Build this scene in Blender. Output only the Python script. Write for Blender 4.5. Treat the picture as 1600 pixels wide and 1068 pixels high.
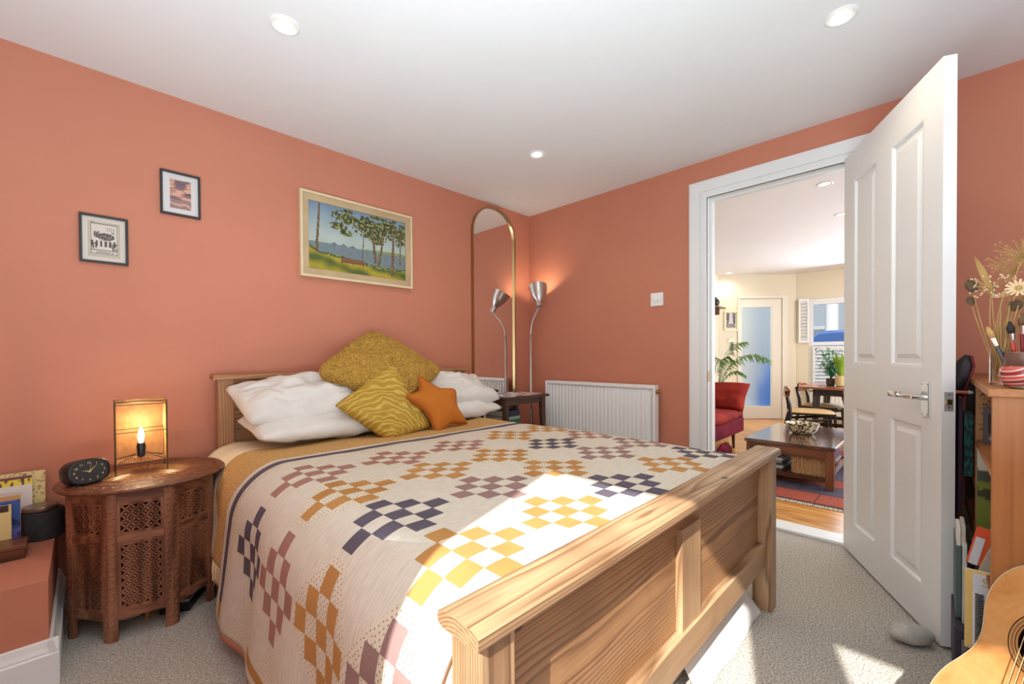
import bpy, bmesh, math, random
from math import sin, cos, pi, radians, sqrt, atan2, hypot
from mathutils import Vector, Matrix, noise
for o in list(bpy.data.objects): bpy.data.objects.remove(o)
random.seed(7)
SC = bpy.context.scene
COL = SC.collection
V = Vector
# ------------------------------------------------------------------ camera
F_PX, CY = 663.3655, 563.3922
ROLL, PITCH, YAW = -0.0058, -0.0115, 0.782
_fw = V((cos(YAW), sin(YAW), 0)); _rt = V((sin(YAW), -cos(YAW), 0)); _up = V((0, 0, 1))
CF = _fw*cos(PITCH) + _up*sin(PITCH); _u2 = _up*cos(PITCH) - _fw*sin(PITCH)
CR = _rt*cos(ROLL) + _u2*sin(ROLL); CU = _u2*cos(ROLL) - _rt*sin(ROLL)
CAM = V((0, 0, 1.0017))
cd = bpy.data.cameras.new('camera'); cam = bpy.data.objects.new('camera', cd); COL.objects.link(cam)
cd.sensor_width = 36; cd.lens = F_PX/1600*36; cd.shift_y = (CY-534)/1600; cd.clip_start = 0.02
M = Matrix((CR, CU, -CF)).transposed().to_4x4(); M.translation = CAM
cam.matrix_world = M
SC.camera = cam
# ------------------------------------------------------------------ world, sun, daylight, fill lights, exposure
SC.view_settings.view_transform = 'Standard'; SC.view_settings.look = 'None'
SC.view_settings.gamma = 1.0; SC.view_settings.exposure = 1.0; SC.view_settings.use_curve_mapping = False
w = bpy.data.worlds.new('world'); SC.world = w; w.use_nodes = True
_bg = w.node_tree.nodes['Background']; _bg.inputs[0].default_value = (0.84, 0.92, 1.0, 1); _bg.inputs[1].default_value = 1.0
def add_light(kind, name, loc, energy, color=(1, 1, 1), direction=None, size=None, size_y=None, **kw):
    L = bpy.data.lights.new(name, kind); L.energy = energy; L.color = color
    o = bpy.data.objects.new(name, L); COL.objects.link(o); o.location = loc
    if direction is not None: o.rotation_euler = V(direction).to_track_quat('-Z', 'Y').to_euler()
    if kind == 'AREA':
        L.size = size; 
        if size_y: L.shape = 'RECTANGLE'; L.size_y = size_y
    for k, v in kw.items(): setattr(L, k, v)
    return o
SUN_DIR = V((2.93, 1.0, -2.55))
add_light('SUN', 'sun', (-3, -1, 4), 5.2, (1.0, 0.98, 0.94), SUN_DIR, angle=radians(0.6))
add_light('AREA', 'daylight_side_window', (-0.60, -0.25, 1.45), 3.5, (0.79, 0.99, 1.12), (1, 0.1, -0.1), 1.2, 1.3)
add_light('AREA', 'rear_fill_light', (1.0, -1.55, 1.35), 5, (0.79, 0.99, 1.12), (0, 1, 0.12), 2.2, 1.5)  # soft fill added in front of the solid rear wall, no window there
add_light('AREA', 'upward_fill_light', (0.0, 0.0, 0.7), 34.5, (0.77, 1.03, 1.15), (0.0, 0.12, 1), 1.1, 1.8)  # upward fill added near the camera to whiten the ceiling
add_light('AREA', 'daylight_bay_window', (7.3, 0.2, 1.3), 30, (0.88, 0.97, 1.1), (-1, 0.1, -0.05), 1.6, 1.5)
add_light('AREA', 'living_room_fill', (5.3, -1.35, 1.4), 36, (0.9, 0.97, 1.08), (0, 1, 0.05), 2.5, 1.7)  # added fill brightening the living room; the wall behind it is solid
# ------------------------------------------------------------------ materials
def mat(name, col, rough=0.6, metal=0.0, spec=None, **kw):
    m = bpy.data.materials.new(name); m.use_nodes = True
    b = m.node_tree.nodes['Principled BSDF']
    b.inputs['Base Color'].default_value = (*col, 1); b.inputs['Roughness'].default_value = rough
    b.inputs['Metallic'].default_value = metal
    if spec is not None: b.inputs['Specular IOR Level'].default_value = spec
    for k, v in kw.items(): b.inputs[k].default_value = v
    return m
def srgb(r, g, b):
    f = lambda c: (c/255/12.92) if c/255 <= 0.04045 else ((c/255+0.055)/1.055)**2.4
    return (f(r), f(g), f(b))
class NT:
    def __init__(s, m): s.m = m; s.t = m.node_tree; s.b = s.t.nodes['Principled BSDF']
    def n(s, typ, **kw):
        nd = s.t.nodes.new(typ)
        for k, v in kw.items():
            if k in nd.inputs.keys() if hasattr(nd.inputs, 'keys') else False: nd.inputs[k].default_value = v
            else: setattr(nd, k, v)
        return nd
    def l(s, a, b): s.t.links.new(a, b)
    def coord(s, scale=(1, 1, 1), kind='Object', rot=(0, 0, 0)):
        tc = s.n('ShaderNodeTexCoord'); mp = s.n('ShaderNodeMapping')
        mp.inputs['Scale'].default_value = scale; mp.inputs['Rotation'].default_value = rot
        s.l(tc.outputs[kind], mp.inputs['Vector']); return mp.outputs[0]
    def noise(s, vec, scale, detail=3, rough=0.5, dist=0.0):
        nd = s.n('ShaderNodeTexNoise'); nd.inputs['Scale'].default_value = scale; nd.inputs['Detail'].default_value = detail
        nd.inputs['Roughness'].default_value = rough; nd.inputs['Distortion'].default_value = dist
        s.l(vec, nd.inputs['Vector']); return nd
    def ramp(s, fac, stops):
        r = s.n('ShaderNodeValToRGB'); e = r.color_ramp.elements
        while len(e) < len(stops): e.new(0.5)
        for i, (p, c) in enumerate(stops): e[i].position = p; e[i].color = (*c, 1)
        s.l(fac, r.inputs[0]); return r.outputs[0]
    def math(s, op, a, b=None, c=None):
        nd = s.n('ShaderNodeMath', operation=op)
        for i, x in enumerate((a, b, c)):
            if x is None: continue
            if isinstance(x, (int, float)): nd.inputs[i].default_value = x
            else: s.l(x, nd.inputs[i])
        return nd.outputs[0]
    def mix(s, fac, a, b, blend='MIX'):
        nd = s.n('ShaderNodeMix', data_type='RGBA', blend_type=blend)
        for sock, x in ((nd.inputs[0], fac), (nd.inputs[6], a), (nd.inputs[7], b)):
            if isinstance(x, (int, float)): sock.default_value = x
            elif isinstance(x, tuple): sock.default_value = (*x, 1)
            else: s.l(x, sock)
        return nd.outputs[2]
    def bump(s, h, strength=0.3, dist=0.01):
        b = s.n('ShaderNodeBump'); b.inputs['Strength'].default_value = strength; b.inputs['Distance'].default_value = dist
        s.l(h, b.inputs['Height']); s.l(b.outputs[0], s.b.inputs['Normal'])
    def col(s, c): s.l(c, s.b.inputs['Base Color'])
def noisy(name, c1, c2, scale=20, rough=0.7, bs=0.2, bd=0.002, bscale=None, metal=0, sc=(1, 1, 1), **kw):
    m = mat(name, c1, rough, metal, **kw); t = NT(m); v = t.coord(sc)
    n1 = t.noise(v, scale, 4); t.col(t.ramp(n1.outputs[0], [(0.3, c1), (0.7, c2)]))
    n2 = t.noise(v, bscale or scale*3, 3); t.bump(n2.outputs[0], bs, bd); return m
def wood(name, axis, light, mid, dark, rings=26, rough=0.45, knots=True, sc=5.0, bs=0.15, stretch=0.12):
    m = mat(name, mid, rough); t = NT(m)
    s = [sc]*3; s[axis] = sc*stretch
    v = t.coord(tuple(s)); n = t.noise(v, 1.0, 2.5, 0.45, 0.25)
    ring = t.math('SINE', t.math('MULTIPLY', n.outputs[0], rings*6.28))
    r01 = t.math('MULTIPLY_ADD', ring, 0.5, 0.5)
    s2 = [90]*3; s2[axis] = 2.5
    fine = t.noise(t.coord(tuple(s2)), 1.0, 3)
    c = t.ramp(r01, [(0.0, light), (0.55, mid), (1.0, dark)])
    c = t.mix(0.35, c, t.ramp(fine.outputs[0], [(0.3, dark), (0.65, light)]))
    if knots:
        s3 = [7.0]*3; s3[axis] = 4.0
        vo = t.n('ShaderNodeTexVoronoi'); t.l(t.coord(tuple(s3)), vo.inputs['Vector']); vo.inputs['Scale'].default_value = 1
        k = t.ramp(vo.outputs['Distance'], [(0.0, (1, 1, 1)), (0.07, (1, 1, 1)), (0.12, (0, 0, 0))])
        c = t.mix(k, c, tuple(x*0.35 for x in dark))
    t.col(c); t.bump(fine.outputs[0], bs, 0.001); return m
def pine(name, axis, light, mid, dark, pith=(0.0, 0.0), spacing=0.0065, amp=0.03, rough=0.42, knots=True, flat=1):
    """growth rings around a wandering pith that runs along the board"""
    m = mat(name, mid, rough); t = NT(m)
    tc = t.n('ShaderNodeTexCoord'); sp = t.n('ShaderNodeSeparateXYZ'); t.l(tc.outputs['Object'], sp.inputs[0])
    oth = [i for i in range(3) if i != axis]
    s = [7.0]*3; s[axis] = 1.3
    n = t.noise(t.coord(tuple(s)), 1.0, 2.0, 0.4, 0.1)
    s = [30.0]*3; s[axis] = 3.0
    n2 = t.noise(t.coord(tuple(s)), 1.0, 2.0, 0.5)
    d = [t.math('SUBTRACT', sp.outputs[o], pith[k]) for k, o in enumerate(oth)]
    r = t.math('SQRT', t.math('ADD', t.math('MULTIPLY', d[0], d[0]), t.math('MULTIPLY', d[1], d[1])))
    r = t.math('ADD', r, t.math('MULTIPLY', n.outputs[0], amp)); r = t.math('ADD', r, t.math('MULTIPLY', n2.outputs[0], 0.004))
    ph = t.math('FRACT', t.math('DIVIDE', r, spacing))
    s2 = [140.0]*3; s2[axis] = 3.0
    fine = t.noise(t.coord(tuple(s2)), 1.0, 3); blot = t.noise(t.coord(), 5.0, 2)
    c = t.ramp(ph, [(0.0, light), (0.5, mid), (0.82, dark), (1.0, light)])
    c = t.mix(0.25, c, t.ramp(fine.outputs[0], [(0.3, dark), (0.62, light)]))
    c = t.mix(t.ramp(blot.outputs[0], [(0.5, (0, 0, 0)), (0.75, (0.45, 0.45, 0.45))]), c, dark)
    if knots:
        s3 = [7.5]*3; s3[axis] = 4.6; s3[flat] = 0.8
        vo = t.n('ShaderNodeTexVoronoi'); t.l(t.coord(tuple(s3)), vo.inputs['Vector']); vo.inputs['Scale'].default_value = 1
        k = t.ramp(vo.outputs['Distance'], [(0.0, (1, 1, 1)), (0.05, (0.9, 0.9, 0.9)), (0.085, (0, 0, 0))])
        c = t.mix(k, c, tuple(x*0.3 for x in dark))
    t.col(c); t.bump(t.math('ADD', fine.outputs[0], t.math('MULTIPLY', ph, 0.4)), 0.12, 0.001); return m
MT = {}
def setup_materials():
    g = MT
    g['orange'] = noisy('terracotta_paint', (0.545, 0.205, 0.125), (0.57, 0.217, 0.133), 3, 0.75, 0.12, 0.0015, 160)
    g['ceil'] = noisy('ceiling_paint', (0.78, 0.765, 0.755), (0.80, 0.785, 0.775), 3, 0.85, 0.05, 0.001, 120)
    g['white'] = noisy('white_gloss_paint', (0.79, 0.805, 0.79), (0.82, 0.835, 0.82), 2, 0.38, 0.03, 0.0008, 60)
    g['radwhite'] = mat('radiator_enamel', (0.86, 0.87, 0.85), 0.3)
    g['cream'] = noisy('cream_paint', (0.74, 0.66, 0.50), (0.76, 0.68, 0.52), 3, 0.8, 0.06, 0.001, 90)
    g['creamwood'] = mat('cream_gloss_paint', (0.74, 0.68, 0.55), 0.4)
    m = mat('carpet_loop', (0.3, 0.27, 0.24), 0.95, spec=0.1); t = NT(m); v = t.coord((1, 1, 1))
    n1 = t.noise(v, 190, 3, 0.75); n2 = t.noise(t.coord((1, 2.2, 1), rot=(0, 0, 0.6)), 75, 2, 0.6); n3 = t.noise(v, 2.5, 2)
    c = t.ramp(n1.outputs[0], [(0.36, srgb(112, 104, 94)), (0.50, srgb(206, 195, 182)), (0.60, srgb(255, 248, 240))])
    c = t.mix(0.35, c, t.ramp(n2.outputs[0], [(0.35, srgb(140, 132, 120)), (0.65, srgb(232, 228, 214))]))
    c = t.mix(0.12, c, t.ramp(n3.outputs[0], [(0.3, srgb(150, 132, 104)), (0.7, srgb(176, 170, 162))]))
    t.col(c); t.bump(t.math('ADD', n1.outputs[0], n2.outputs[0]), 0.9, 0.006); g['carpet'] = m
    P = (srgb(192, 158, 120), srgb(172, 136, 98), srgb(106, 72, 46))
    P2 = (srgb(182, 134, 88), srgb(166, 116, 74), srgb(124, 78, 46))
    for a, ax in enumerate('xyz'):
        g['pine_'+ax] = pine('pine_'+ax, a, *P, pith=((0.475, 0.555), (0.42, 0.58), (0.41, 0.30))[a], flat=2 if a == 0 else 1, spacing=0.0058)
        g['hpine_'+ax] = pine('amber_pine_'+ax, a, *P2, pith=((2.3, 0.8), (0.44, 0.1), (0.3, 2.3))[a], spacing=0.009)
    g['panelpine'] = pine('panel_pine', 0, srgb(172, 130, 88), srgb(154, 112, 74), srgb(104, 68, 42), pith=(0.30, 0.42), spacing=0.0055, amp=0.045)
    for a, ax in enumerate('xyz'):
        g['carved_'+ax] = wood('carved_sheesham_'+ax, a, srgb(160, 108, 80), srgb(134, 84, 60), srgb(82, 46, 30), rings=5, knots=False, sc=9, rough=0.4)
        g['walnut_'+ax] = wood('walnut_'+ax, a, srgb(128, 80, 50), srgb(98, 56, 34), srgb(58, 32, 20), rings=6, knots=False, sc=6, rough=0.28)
        g['dark_'+ax] = wood('dark_wood_'+ax, a, srgb(92, 62, 48), srgb(70, 46, 38), srgb(44, 28, 24), rings=5, knots=False, sc=8, rough=0.35)
        g['shelf_'+ax] = wood('orange_shelf_'+ax, a, srgb(184, 122, 66), srgb(166, 104, 52), srgb(128, 74, 36), rings=3, knots=False, sc=4, rough=0.45)
        g['board_'+ax] = wood('floorboard_'+ax, a, srgb(226, 172, 98), srgb(208, 146, 74), srgb(176, 110, 50), rings=6, knots=False, sc=7, rough=0.3)
    g['carvedtop'] = noisy('carved_relief', srgb(136, 86, 58), srgb(84, 46, 30), 60, 0.42, 0.8, 0.004, 110)
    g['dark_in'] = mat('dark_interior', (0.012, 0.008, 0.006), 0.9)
    g['black'] = mat('black_plastic', (0.012, 0.012, 0.013), 0.35)
    g['blackmat'] = noisy('black_fabric', (0.02, 0.022, 0.025), (0.035, 0.037, 0.04), 80, 0.8)
    g['framebk'] = mat('black_frame', (0.018, 0.018, 0.02), 0.45)
    g['brass'] = mat('brass', (0.46, 0.34, 0.16), 0.32, 1.0)
    g['gold'] = mat('gold_wire', (0.42, 0.30, 0.15), 0.35, 0.9)
    g['chrome'] = mat('chrome', (0.72, 0.72, 0.7), 0.16, 1.0)
    g['steel'] = noisy('brushed_aluminium', (0.55, 0.55, 0.54), (0.62, 0.62, 0.61), 200, 0.33, 0.05, 0.0005, metal=0.95)
    g['pipe'] = mat('grey_painted_steel', (0.55, 0.54, 0.52), 0.35, 0.5)
    g['mirror'] = mat('mirror_silver', (0.90, 0.89, 0.87), 0.015, 1.0)
    g['glass'] = mat('clear_glass', (1, 1, 1), 0.02, **{'Transmission Weight': 1.0, 'IOR': 1.45})
    g['pillow'] = fabric('white_cotton', srgb(220, 216, 210), srgb(208, 203, 196), 260, 0.5)
    g['sheet'] = fabric('cream_cotton', srgb(228, 216, 192), srgb(214, 198, 168), 240, 0.2)
    g['pink'] = fabric('pink_cotton', srgb(214, 150, 124), srgb(200, 136, 112), 240, 0.2)
    g['quilt'] = quilt_mat()
    g['q_pink'] = fabric('dusty_pink_patch', srgb(164, 122, 110), srgb(150, 110, 98), 300, 0.3)
    g['q_tan'] = fabric('mustard_patch', srgb(184, 136, 80), srgb(170, 122, 68), 300, 0.3)
    g['q_dark'] = fabric('slate_patch', srgb(94, 86, 96), srgb(84, 77, 88), 300, 0.3)
    g['q_mauve'] = fabric('mauve_patch', srgb(150, 122, 116), srgb(138, 110, 106), 300, 0.3)
    g['q_white'] = fabric('white_patch', srgb(226, 216, 200), srgb(218, 206, 188), 300, 0.3)
    g['star'] = fabric('rust_velvet', srgb(190, 112, 40), srgb(174, 98, 32), 220, 0.3)
    # textured throw
    m = mat('mustard_weave', (0.6, 0.4, 0.15), 0.9); t = NT(m)
    wv = t.n('ShaderNodeTexWave', wave_type='BANDS', bands_direction='DIAGONAL'); t.l(t.coord((1, 1, 1), 'UV'), wv.inputs['Vector'])
    wv.inputs['Scale'].default_value = 28; wv.inputs['Distortion'].default_value = 3; wv.inputs['Detail'].default_value = 2; wv.inputs['Detail Scale'].default_value = 3
    t.col(t.ramp(wv.outputs[1], [(0.2, srgb(176, 130, 66)), (0.8, srgb(208, 168, 108))])); t.bump(wv.outputs[1], 0.5, 0.004); g['throw'] = m
    # fluffy cushion
    m = mat('mustard_fleece', (0.6, 0.4, 0.1), 0.95); t = NT(m); v = t.coord()
    vo = t.n('ShaderNodeTexVoronoi'); t.l(v, vo.inputs['Vector']); vo.inputs['Scale'].default_value = 95
    n1 = t.noise(v, 60, 3)
    t.col(t.mix(0.5, t.ramp(vo.outputs['Distance'], [(0.0, srgb(218, 176, 80)), (0.8, srgb(150, 104, 30))]), t.ramp(n1.outputs[0], [(0.3, srgb(176, 130, 44)), (0.7, srgb(216, 172, 78))])))
    t.bump(t.math('SUBTRACT', n1.outputs[0], vo.outputs['Distance']), 1.0, 0.012); g['fleece'] = m
    # cut-pile cushion with stripes fanning out
    m = mat('mustard_velvet', (0.6, 0.45, 0.1), 0.75); t = NT(m)
    wv = t.n('ShaderNodeTexWave', wave_type='RINGS', rings_direction='Z'); 
    t.l(t.coord((1, 1, 1), 'UV'), wv.inputs['Vector'])
    wv.inputs['Scale'].default_value = 3.6; wv.inputs['Distortion'].default_value = 7.5; wv.inputs['Detail'].default_value = 1.0; wv.inputs['Detail Scale'].default_value = 1.6
    t.col(t.ramp(wv.outputs[1], [(0.1, srgb(168, 130, 38)), (0.7, srgb(178, 142, 46)), (0.95, srgb(196, 166, 78))])); t.bump(wv.outputs[1], 0.6, 0.005); g['velvet'] = m
    g['sofa'] = fabric('red_velvet', srgb(158, 50, 34), srgb(116, 28, 32), 60, 0.4)
    g['sofa2'] = fabric('crimson_velvet', srgb(132, 34, 52), srgb(96, 22, 40), 50, 0.4)
    g['leaf'] = noisy('leaf_green', srgb(70, 110, 40), srgb(104, 140, 58), 12, 0.5)
    g['leaf2'] = noisy('bright_leaf', srgb(110, 160, 40), srgb(150, 186, 60), 12, 0.5)
    g['leaf3'] = noisy('blue_green_leaf', srgb(50, 110, 74), srgb(90, 150, 100), 12, 0.5)
    g['wicker'] = noisy('wicker', srgb(206, 170, 124), srgb(160, 118, 76), 90, 0.7, 0.5, 0.003)
    g['straw'] = noisy('dry_straw', srgb(190, 158, 96), srgb(160, 122, 70), 30, 0.8)
    g['thistle'] = noisy('dry_thistle', srgb(78, 62, 46), srgb(110, 90, 66), 60, 0.9)
    g['petal'] = noisy('dry_petal', srgb(214, 178, 130), srgb(236, 216, 176), 30, 0.8)
    g['stone'] = noisy('grey_pebble', srgb(168, 164, 154), srgb(196, 192, 182), 14, 0.8, 0.3, 0.002)
    m = g['stone']; t = NT(m); vo = t.n('ShaderNodeTexVoronoi', feature='DISTANCE_TO_EDGE'); t.l(t.coord((1, 1.7, 1)), vo.inputs['Vector']); vo.inputs['Scale'].default_value = 22
    old = t.b.inputs['Base Color'].links[0].from_socket
    t.col(t.mix(t.ramp(vo.outputs[0], [(0.0, (1, 1, 1)), (0.012, (0, 0, 0))]), old, srgb(96, 94, 88)))
def fabric(name, c1, c2, scale, bs):
    m = mat(name, c1, 0.88, spec=0.2); t = NT(m); v = t.coord()
    n1 = t.noise(v, 6, 3); n2 = t.noise(t.coord((1, 1, 1)), scale, 2); n3 = t.noise(v, 9, 2, 0.5, 0.8)
    t.col(t.ramp(n1.outputs[0], [(0.3, c1), (0.7, c2)]))
    t.bump(t.math('ADD', t.math('MULTIPLY', n2.outputs[0], 0.15), t.math('MULTIPLY', n3.outputs[0], 1.5)), bs, 0.006); return m
def quilt_mat():
    m = mat('quilt_cotton', (0.7, 0.6, 0.5), 0.9, spec=0.15); t = NT(m)
    tc = t.n('ShaderNodeTexCoord'); sp = t.n('ShaderNodeSeparateXYZ'); t.l(tc.outputs['UV'], sp.inputs[0])
    a, y = sp.outputs[0], sp.outputs[1]
    fu = t.math('DIVIDE', t.math('SUBTRACT', a, 0.39), 0.31); fv = t.math('DIVIDE', t.math('SUBTRACT', y, 0.80), 0.275)
    du = t.math('ABSOLUTE', t.math('SUBTRACT', t.math('FRACT', fu), 0.5)); dv = t.math('ABSOLUTE', t.math('SUBTRACT', t.math('FRACT', fv), 0.5))
    dia = t.math('LESS_THAN', t.math('ADD', du, dv), 0.60)
    cell = t.math('GREATER_THAN', t.math('FRACT', t.math('MULTIPLY', t.math('ADD', t.math('MULTIPLY', t.math('FLOOR', fu), 0.37), t.math('MULTIPLY', t.math('FLOOR', fv), 0.71)), 1.0)), 0.42)
    rim = t.math('ADD', t.math('GREATER_THAN', y, 1.762), t.math('LESS_THAN', a, -0.045))
    mask = t.math('MINIMUM', t.math('ADD', t.math('MULTIPLY', dia, cell), rim), 1)
    mp = t.n('ShaderNodeMapping'); mp.inputs['Rotation'].default_value = (0, 0, 0.785); t.l(tc.outputs['UV'], mp.inputs['Vector'])
    vo = t.n('ShaderNodeTexVoronoi', voronoi_dimensions='2D'); vo.inputs['Scale'].default_value = 92; vo.inputs['Randomness'].default_value = 0.35; t.l(mp.outputs[0], vo.inputs['Vector'])
    dot = t.math('MULTIPLY', t.math('LESS_THAN', vo.outputs['Distance'], 0.175), mask)
    mp2 = t.n('ShaderNodeMapping'); mp2.inputs['Scale'].default_value = (3, 26, 1); t.l(tc.outputs['UV'], mp2.inputs['Vector'])
    n1 = t.noise(mp2.outputs[0], 8, 3); n2 = t.noise(tc.outputs['UV'], 300, 2)
    base = t.ramp(n1.outputs[0], [(0.35, srgb(198, 188, 172)), (0.65, srgb(213, 205, 190))])
    base = t.mix(t.math('MULTIPLY', mask, 0.5), base, srgb(216, 204, 178))
    t.col(t.mix(t.math('MULTIPLY', dot, 0.75), base, srgb(96, 76, 68)))
    t.bump(t.math('ADD', n1.outputs[0], t.math('MULTIPLY', n2.outputs[0], 0.4)), 0.35, 0.004); return m
setup_materials()
_simple = {}
def paint(r, g, b, rough=0.6, metal=0.0):
    k = (r, g, b, rough, metal)
    if k not in _simple: _simple[k] = noisy('paint_%d_%d_%d' % (r, g, b), srgb(r, g, b), tuple(x*0.9 for x in srgb(r, g, b)), 25, rough, 0.05, 0.001, metal=metal)
    return _simple[k]
def glow(name, col, strength):
    m = bpy.data.materials.new(name); m.use_nodes = True; b = m.node_tree.nodes['Principled BSDF']
    b.inputs['Base Color'].default_value = (*col, 1); b.inputs['Emission Color'].default_value = (*col, 1); b.inputs['Emission Strength'].default_value = strength; return m
# ------------------------------------------------------------------ object helpers
def base_of(o, loc): o.matrix_parent_inverse = Matrix.Translation(-V(loc))
def tag(o, label=None, cat=None, group=None, kind=None, category=None):
    cat = cat or category
    if label: o['label'] = label
    if cat: o['category'] = cat
    if group: o['group'] = group
    if kind: o['kind'] = kind
    return o
ROOTLOC = {}
def thing(name, label, cat, loc, group=None):
    o = bpy.data.objects.new(name, None); COL.objects.link(o); o.location = loc; o.empty_display_size = 0.05
    tag(o, label, cat, group); ROOTLOC[o.name] = V(loc); return o
def link(me, name, m, parent=None, smooth=False, **t):
    o = bpy.data.objects.new(name, me); COL.objects.link(o)
    if m is not None:
        if isinstance(m, (list, tuple)):
            for x in m: me.materials.append(x)
        else: me.materials.append(m)
    if smooth: me.shade_smooth()
    if parent is not None:
        o.parent = parent
        if parent.name in ROOTLOC: base_of(o, ROOTLOC[parent.name])
    return tag(o, **t)
class MB:
    """collects shapes into one mesh; X is the frame everything passes through"""
    def __init__(s, X=None): s.v = []; s.f = []; s.X = X; s.mi = []
    def add(s, vs, fs, mi=0):
        k = len(s.v); s.v += [tuple(s.X @ V(p)) if s.X else tuple(p) for p in vs]
        s.f += [tuple(i+k for i in f) for f in fs]; s.mi += [mi]*len(fs); return s
    def box(s, x0, x1, y0, y1, z0, z1, bev=0.0, mi=0):
        if x0 > x1: x0, x1 = x1, x0
        if y0 > y1: y0, y1 = y1, y0
        if z0 > z1: z0, z1 = z1, z0
        if bev <= 0:
            vs = [(x, y, z) for z in (z0, z1) for x, y in ((x0, y0), (x1, y0), (x1, y1), (x0, y1))]
            fs = [(3, 2, 1, 0), (4, 5, 6, 7), (0, 1, 5, 4), (1, 2, 6, 5), (2, 3, 7, 6), (3, 0, 4, 7)]
            return s.add(vs, fs, mi)
        bm = bmesh.new(); bmesh.ops.create_cube(bm, size=1)
        for v in bm.verts: v.co = V(((x0+x1)/2+v.co.x*(x1-x0), (y0+y1)/2+v.co.y*(y1-y0), (z0+z1)/2+v.co.z*(z1-z0)))
        bmesh.ops.bevel(bm, geom=bm.edges[:], offset=bev, segments=2, affect='EDGES', profile=0.6)
        bm.verts.index_update(); s.add([v.co[:] for v in bm.verts], [tuple(v.index for v in f.verts) for f in bm.faces], mi); bm.free(); return s
    def prism(s, pts, z0, z1, mi=0):   # polygon in local xy, extruded in z
        n = len(pts); vs = [(x, y, z0) for x, y in pts]+[(x, y, z1) for x, y in pts]
        return s.add(vs, [tuple(range(n-1, -1, -1)), tuple(range(n, 2*n))]+[(i, (i+1) % n, n+(i+1) % n, n+i) for i in range(n)], mi)
    def tube(s, pts, r, n=8, cap=True, mi=0):
        pts = [V(p) for p in pts]; R = r if isinstance(r, (list, tuple)) else [r]*len(pts)
        vs = []; fs = []; ref = None
        for i, p in enumerate(pts):
            d = (pts[min(i+1, len(pts)-1)]-pts[max(i-1, 0)]).normalized()
            if ref is None: ref = V((0, 0, 1)) if abs(d.z) < 0.9 else V((1, 0, 0))
            a = d.cross(ref).normalized(); b = d.cross(a).normalized(); ref = -b if False else a.cross(d)
            for k in range(n):
                t = 2*pi*k/n; vs.append(tuple(p+a*cos(t)*R[i]+b*sin(t)*R[i]))
        for i in range(len(pts)-1):
            for k in range(n):
                k2 = (k+1) % n; fs.append((i*n+k, i*n+k2, (i+1)*n+k2, (i+1)*n+k))
        if cap: fs += [tuple(range(n-1, -1, -1)), tuple((len(pts)-1)*n+k for k in range(n))]
        return s.add(vs, fs, mi)
    def lathe(s, prof, n=24, c=(0, 0, 0), mi=0):  # profile (r,z) around local z
        vs = []; fs = []
        for r, z in prof:
            for k in range(n): t = 2*pi*k/n; vs.append((c[0]+r*cos(t), c[1]+r*sin(t), c[2]+z))
        for i in range(len(prof)-1):
            for k in range(n):
                k2 = (k+1) % n; fs.append((i*n+k, i*n+k2, (i+1)*n+k2, (i+1)*n+k))
        if prof[0][0] > 1e-6: fs.append(tuple(range(n-1, -1, -1)))
        if prof[-1][0] > 1e-6: fs.append(tuple((len(prof)-1)*n+k for k in range(n)))
        return s.add(vs, fs, mi)
    def grid(s, fn, nu, nv, mi=0):
        vs = [tuple(fn(i/nu, j/nv)) for j in range(nv+1) for i in range(nu+1)]
        return s.add(vs, [(j*(nu+1)+i, j*(nu+1)+i+1, (j+1)*(nu+1)+i+1, (j+1)*(nu+1)+i) for j in range(nv) for i in range(nu)], mi)
    def mesh(s, name):
        me = bpy.data.meshes.new(name); me.from_pydata(s.v, [], s.f); me.polygons.foreach_set('material_index', s.mi); me.update(); return me
    def build(s, name, m, parent=None, smooth=False, weld=False, **t):
        me = s.mesh(name)
        if weld:
            bm = bmesh.new(); bm.from_mesh(me); bmesh.ops.remove_doubles(bm, verts=bm.verts[:], dist=0.0003); bm.to_mesh(me); bm.free()
        return link(me, name, m, parent, smooth, **t)
def frame(o, ax, ay, az):
    m = Matrix((V(ax), V(ay), V(az))).transposed().to_4x4(); m.translation = V(o); return m
def rotz(o, a): return Matrix.Translation(V(o)) @ Matrix.Rotation(a, 4, 'Z')
def autosm(o, ang=35):
    me = o.data; me.shade_smooth()
    try: me.set_sharp_from_angle(angle=radians(ang))
    except Exception: pass
    return o
def uvgrid(o, uv):
    l = o.data.uv_layers.new(name='UVMap'); vi = [0]*len(o.data.loops); o.data.loops.foreach_get('vertex_index', vi)
    fl = []
    for i in vi: fl += list(uv[i])
    l.data.foreach_set('uv', fl); return o
def dup(root, off, label=None, name=None, recurse=True):
    r = root.copy(); COL.objects.link(r); r.location = root.location+V(off)
    if label: r['label'] = label
    def rec(a, b):
        for ch in list(a.children):
            c = ch.copy(); COL.objects.link(c); c.parent = b; rec(ch, c)
    rec(root, r); return r
def text(s, size, X, m, parent, name='lettering', depth=0.0004, align='CENTER'):
    c = bpy.data.curves.new('txt', 'FONT'); c.body = s; c.size = size; c.extrude = depth; c.align_x = align; c.align_y = 'CENTER'
    o = bpy.data.objects.new('txt', c); me = bpy.data.meshes.new_from_object(o); bpy.data.objects.remove(o)
    me.transform(X); return link(me, name, m, parent)
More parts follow.
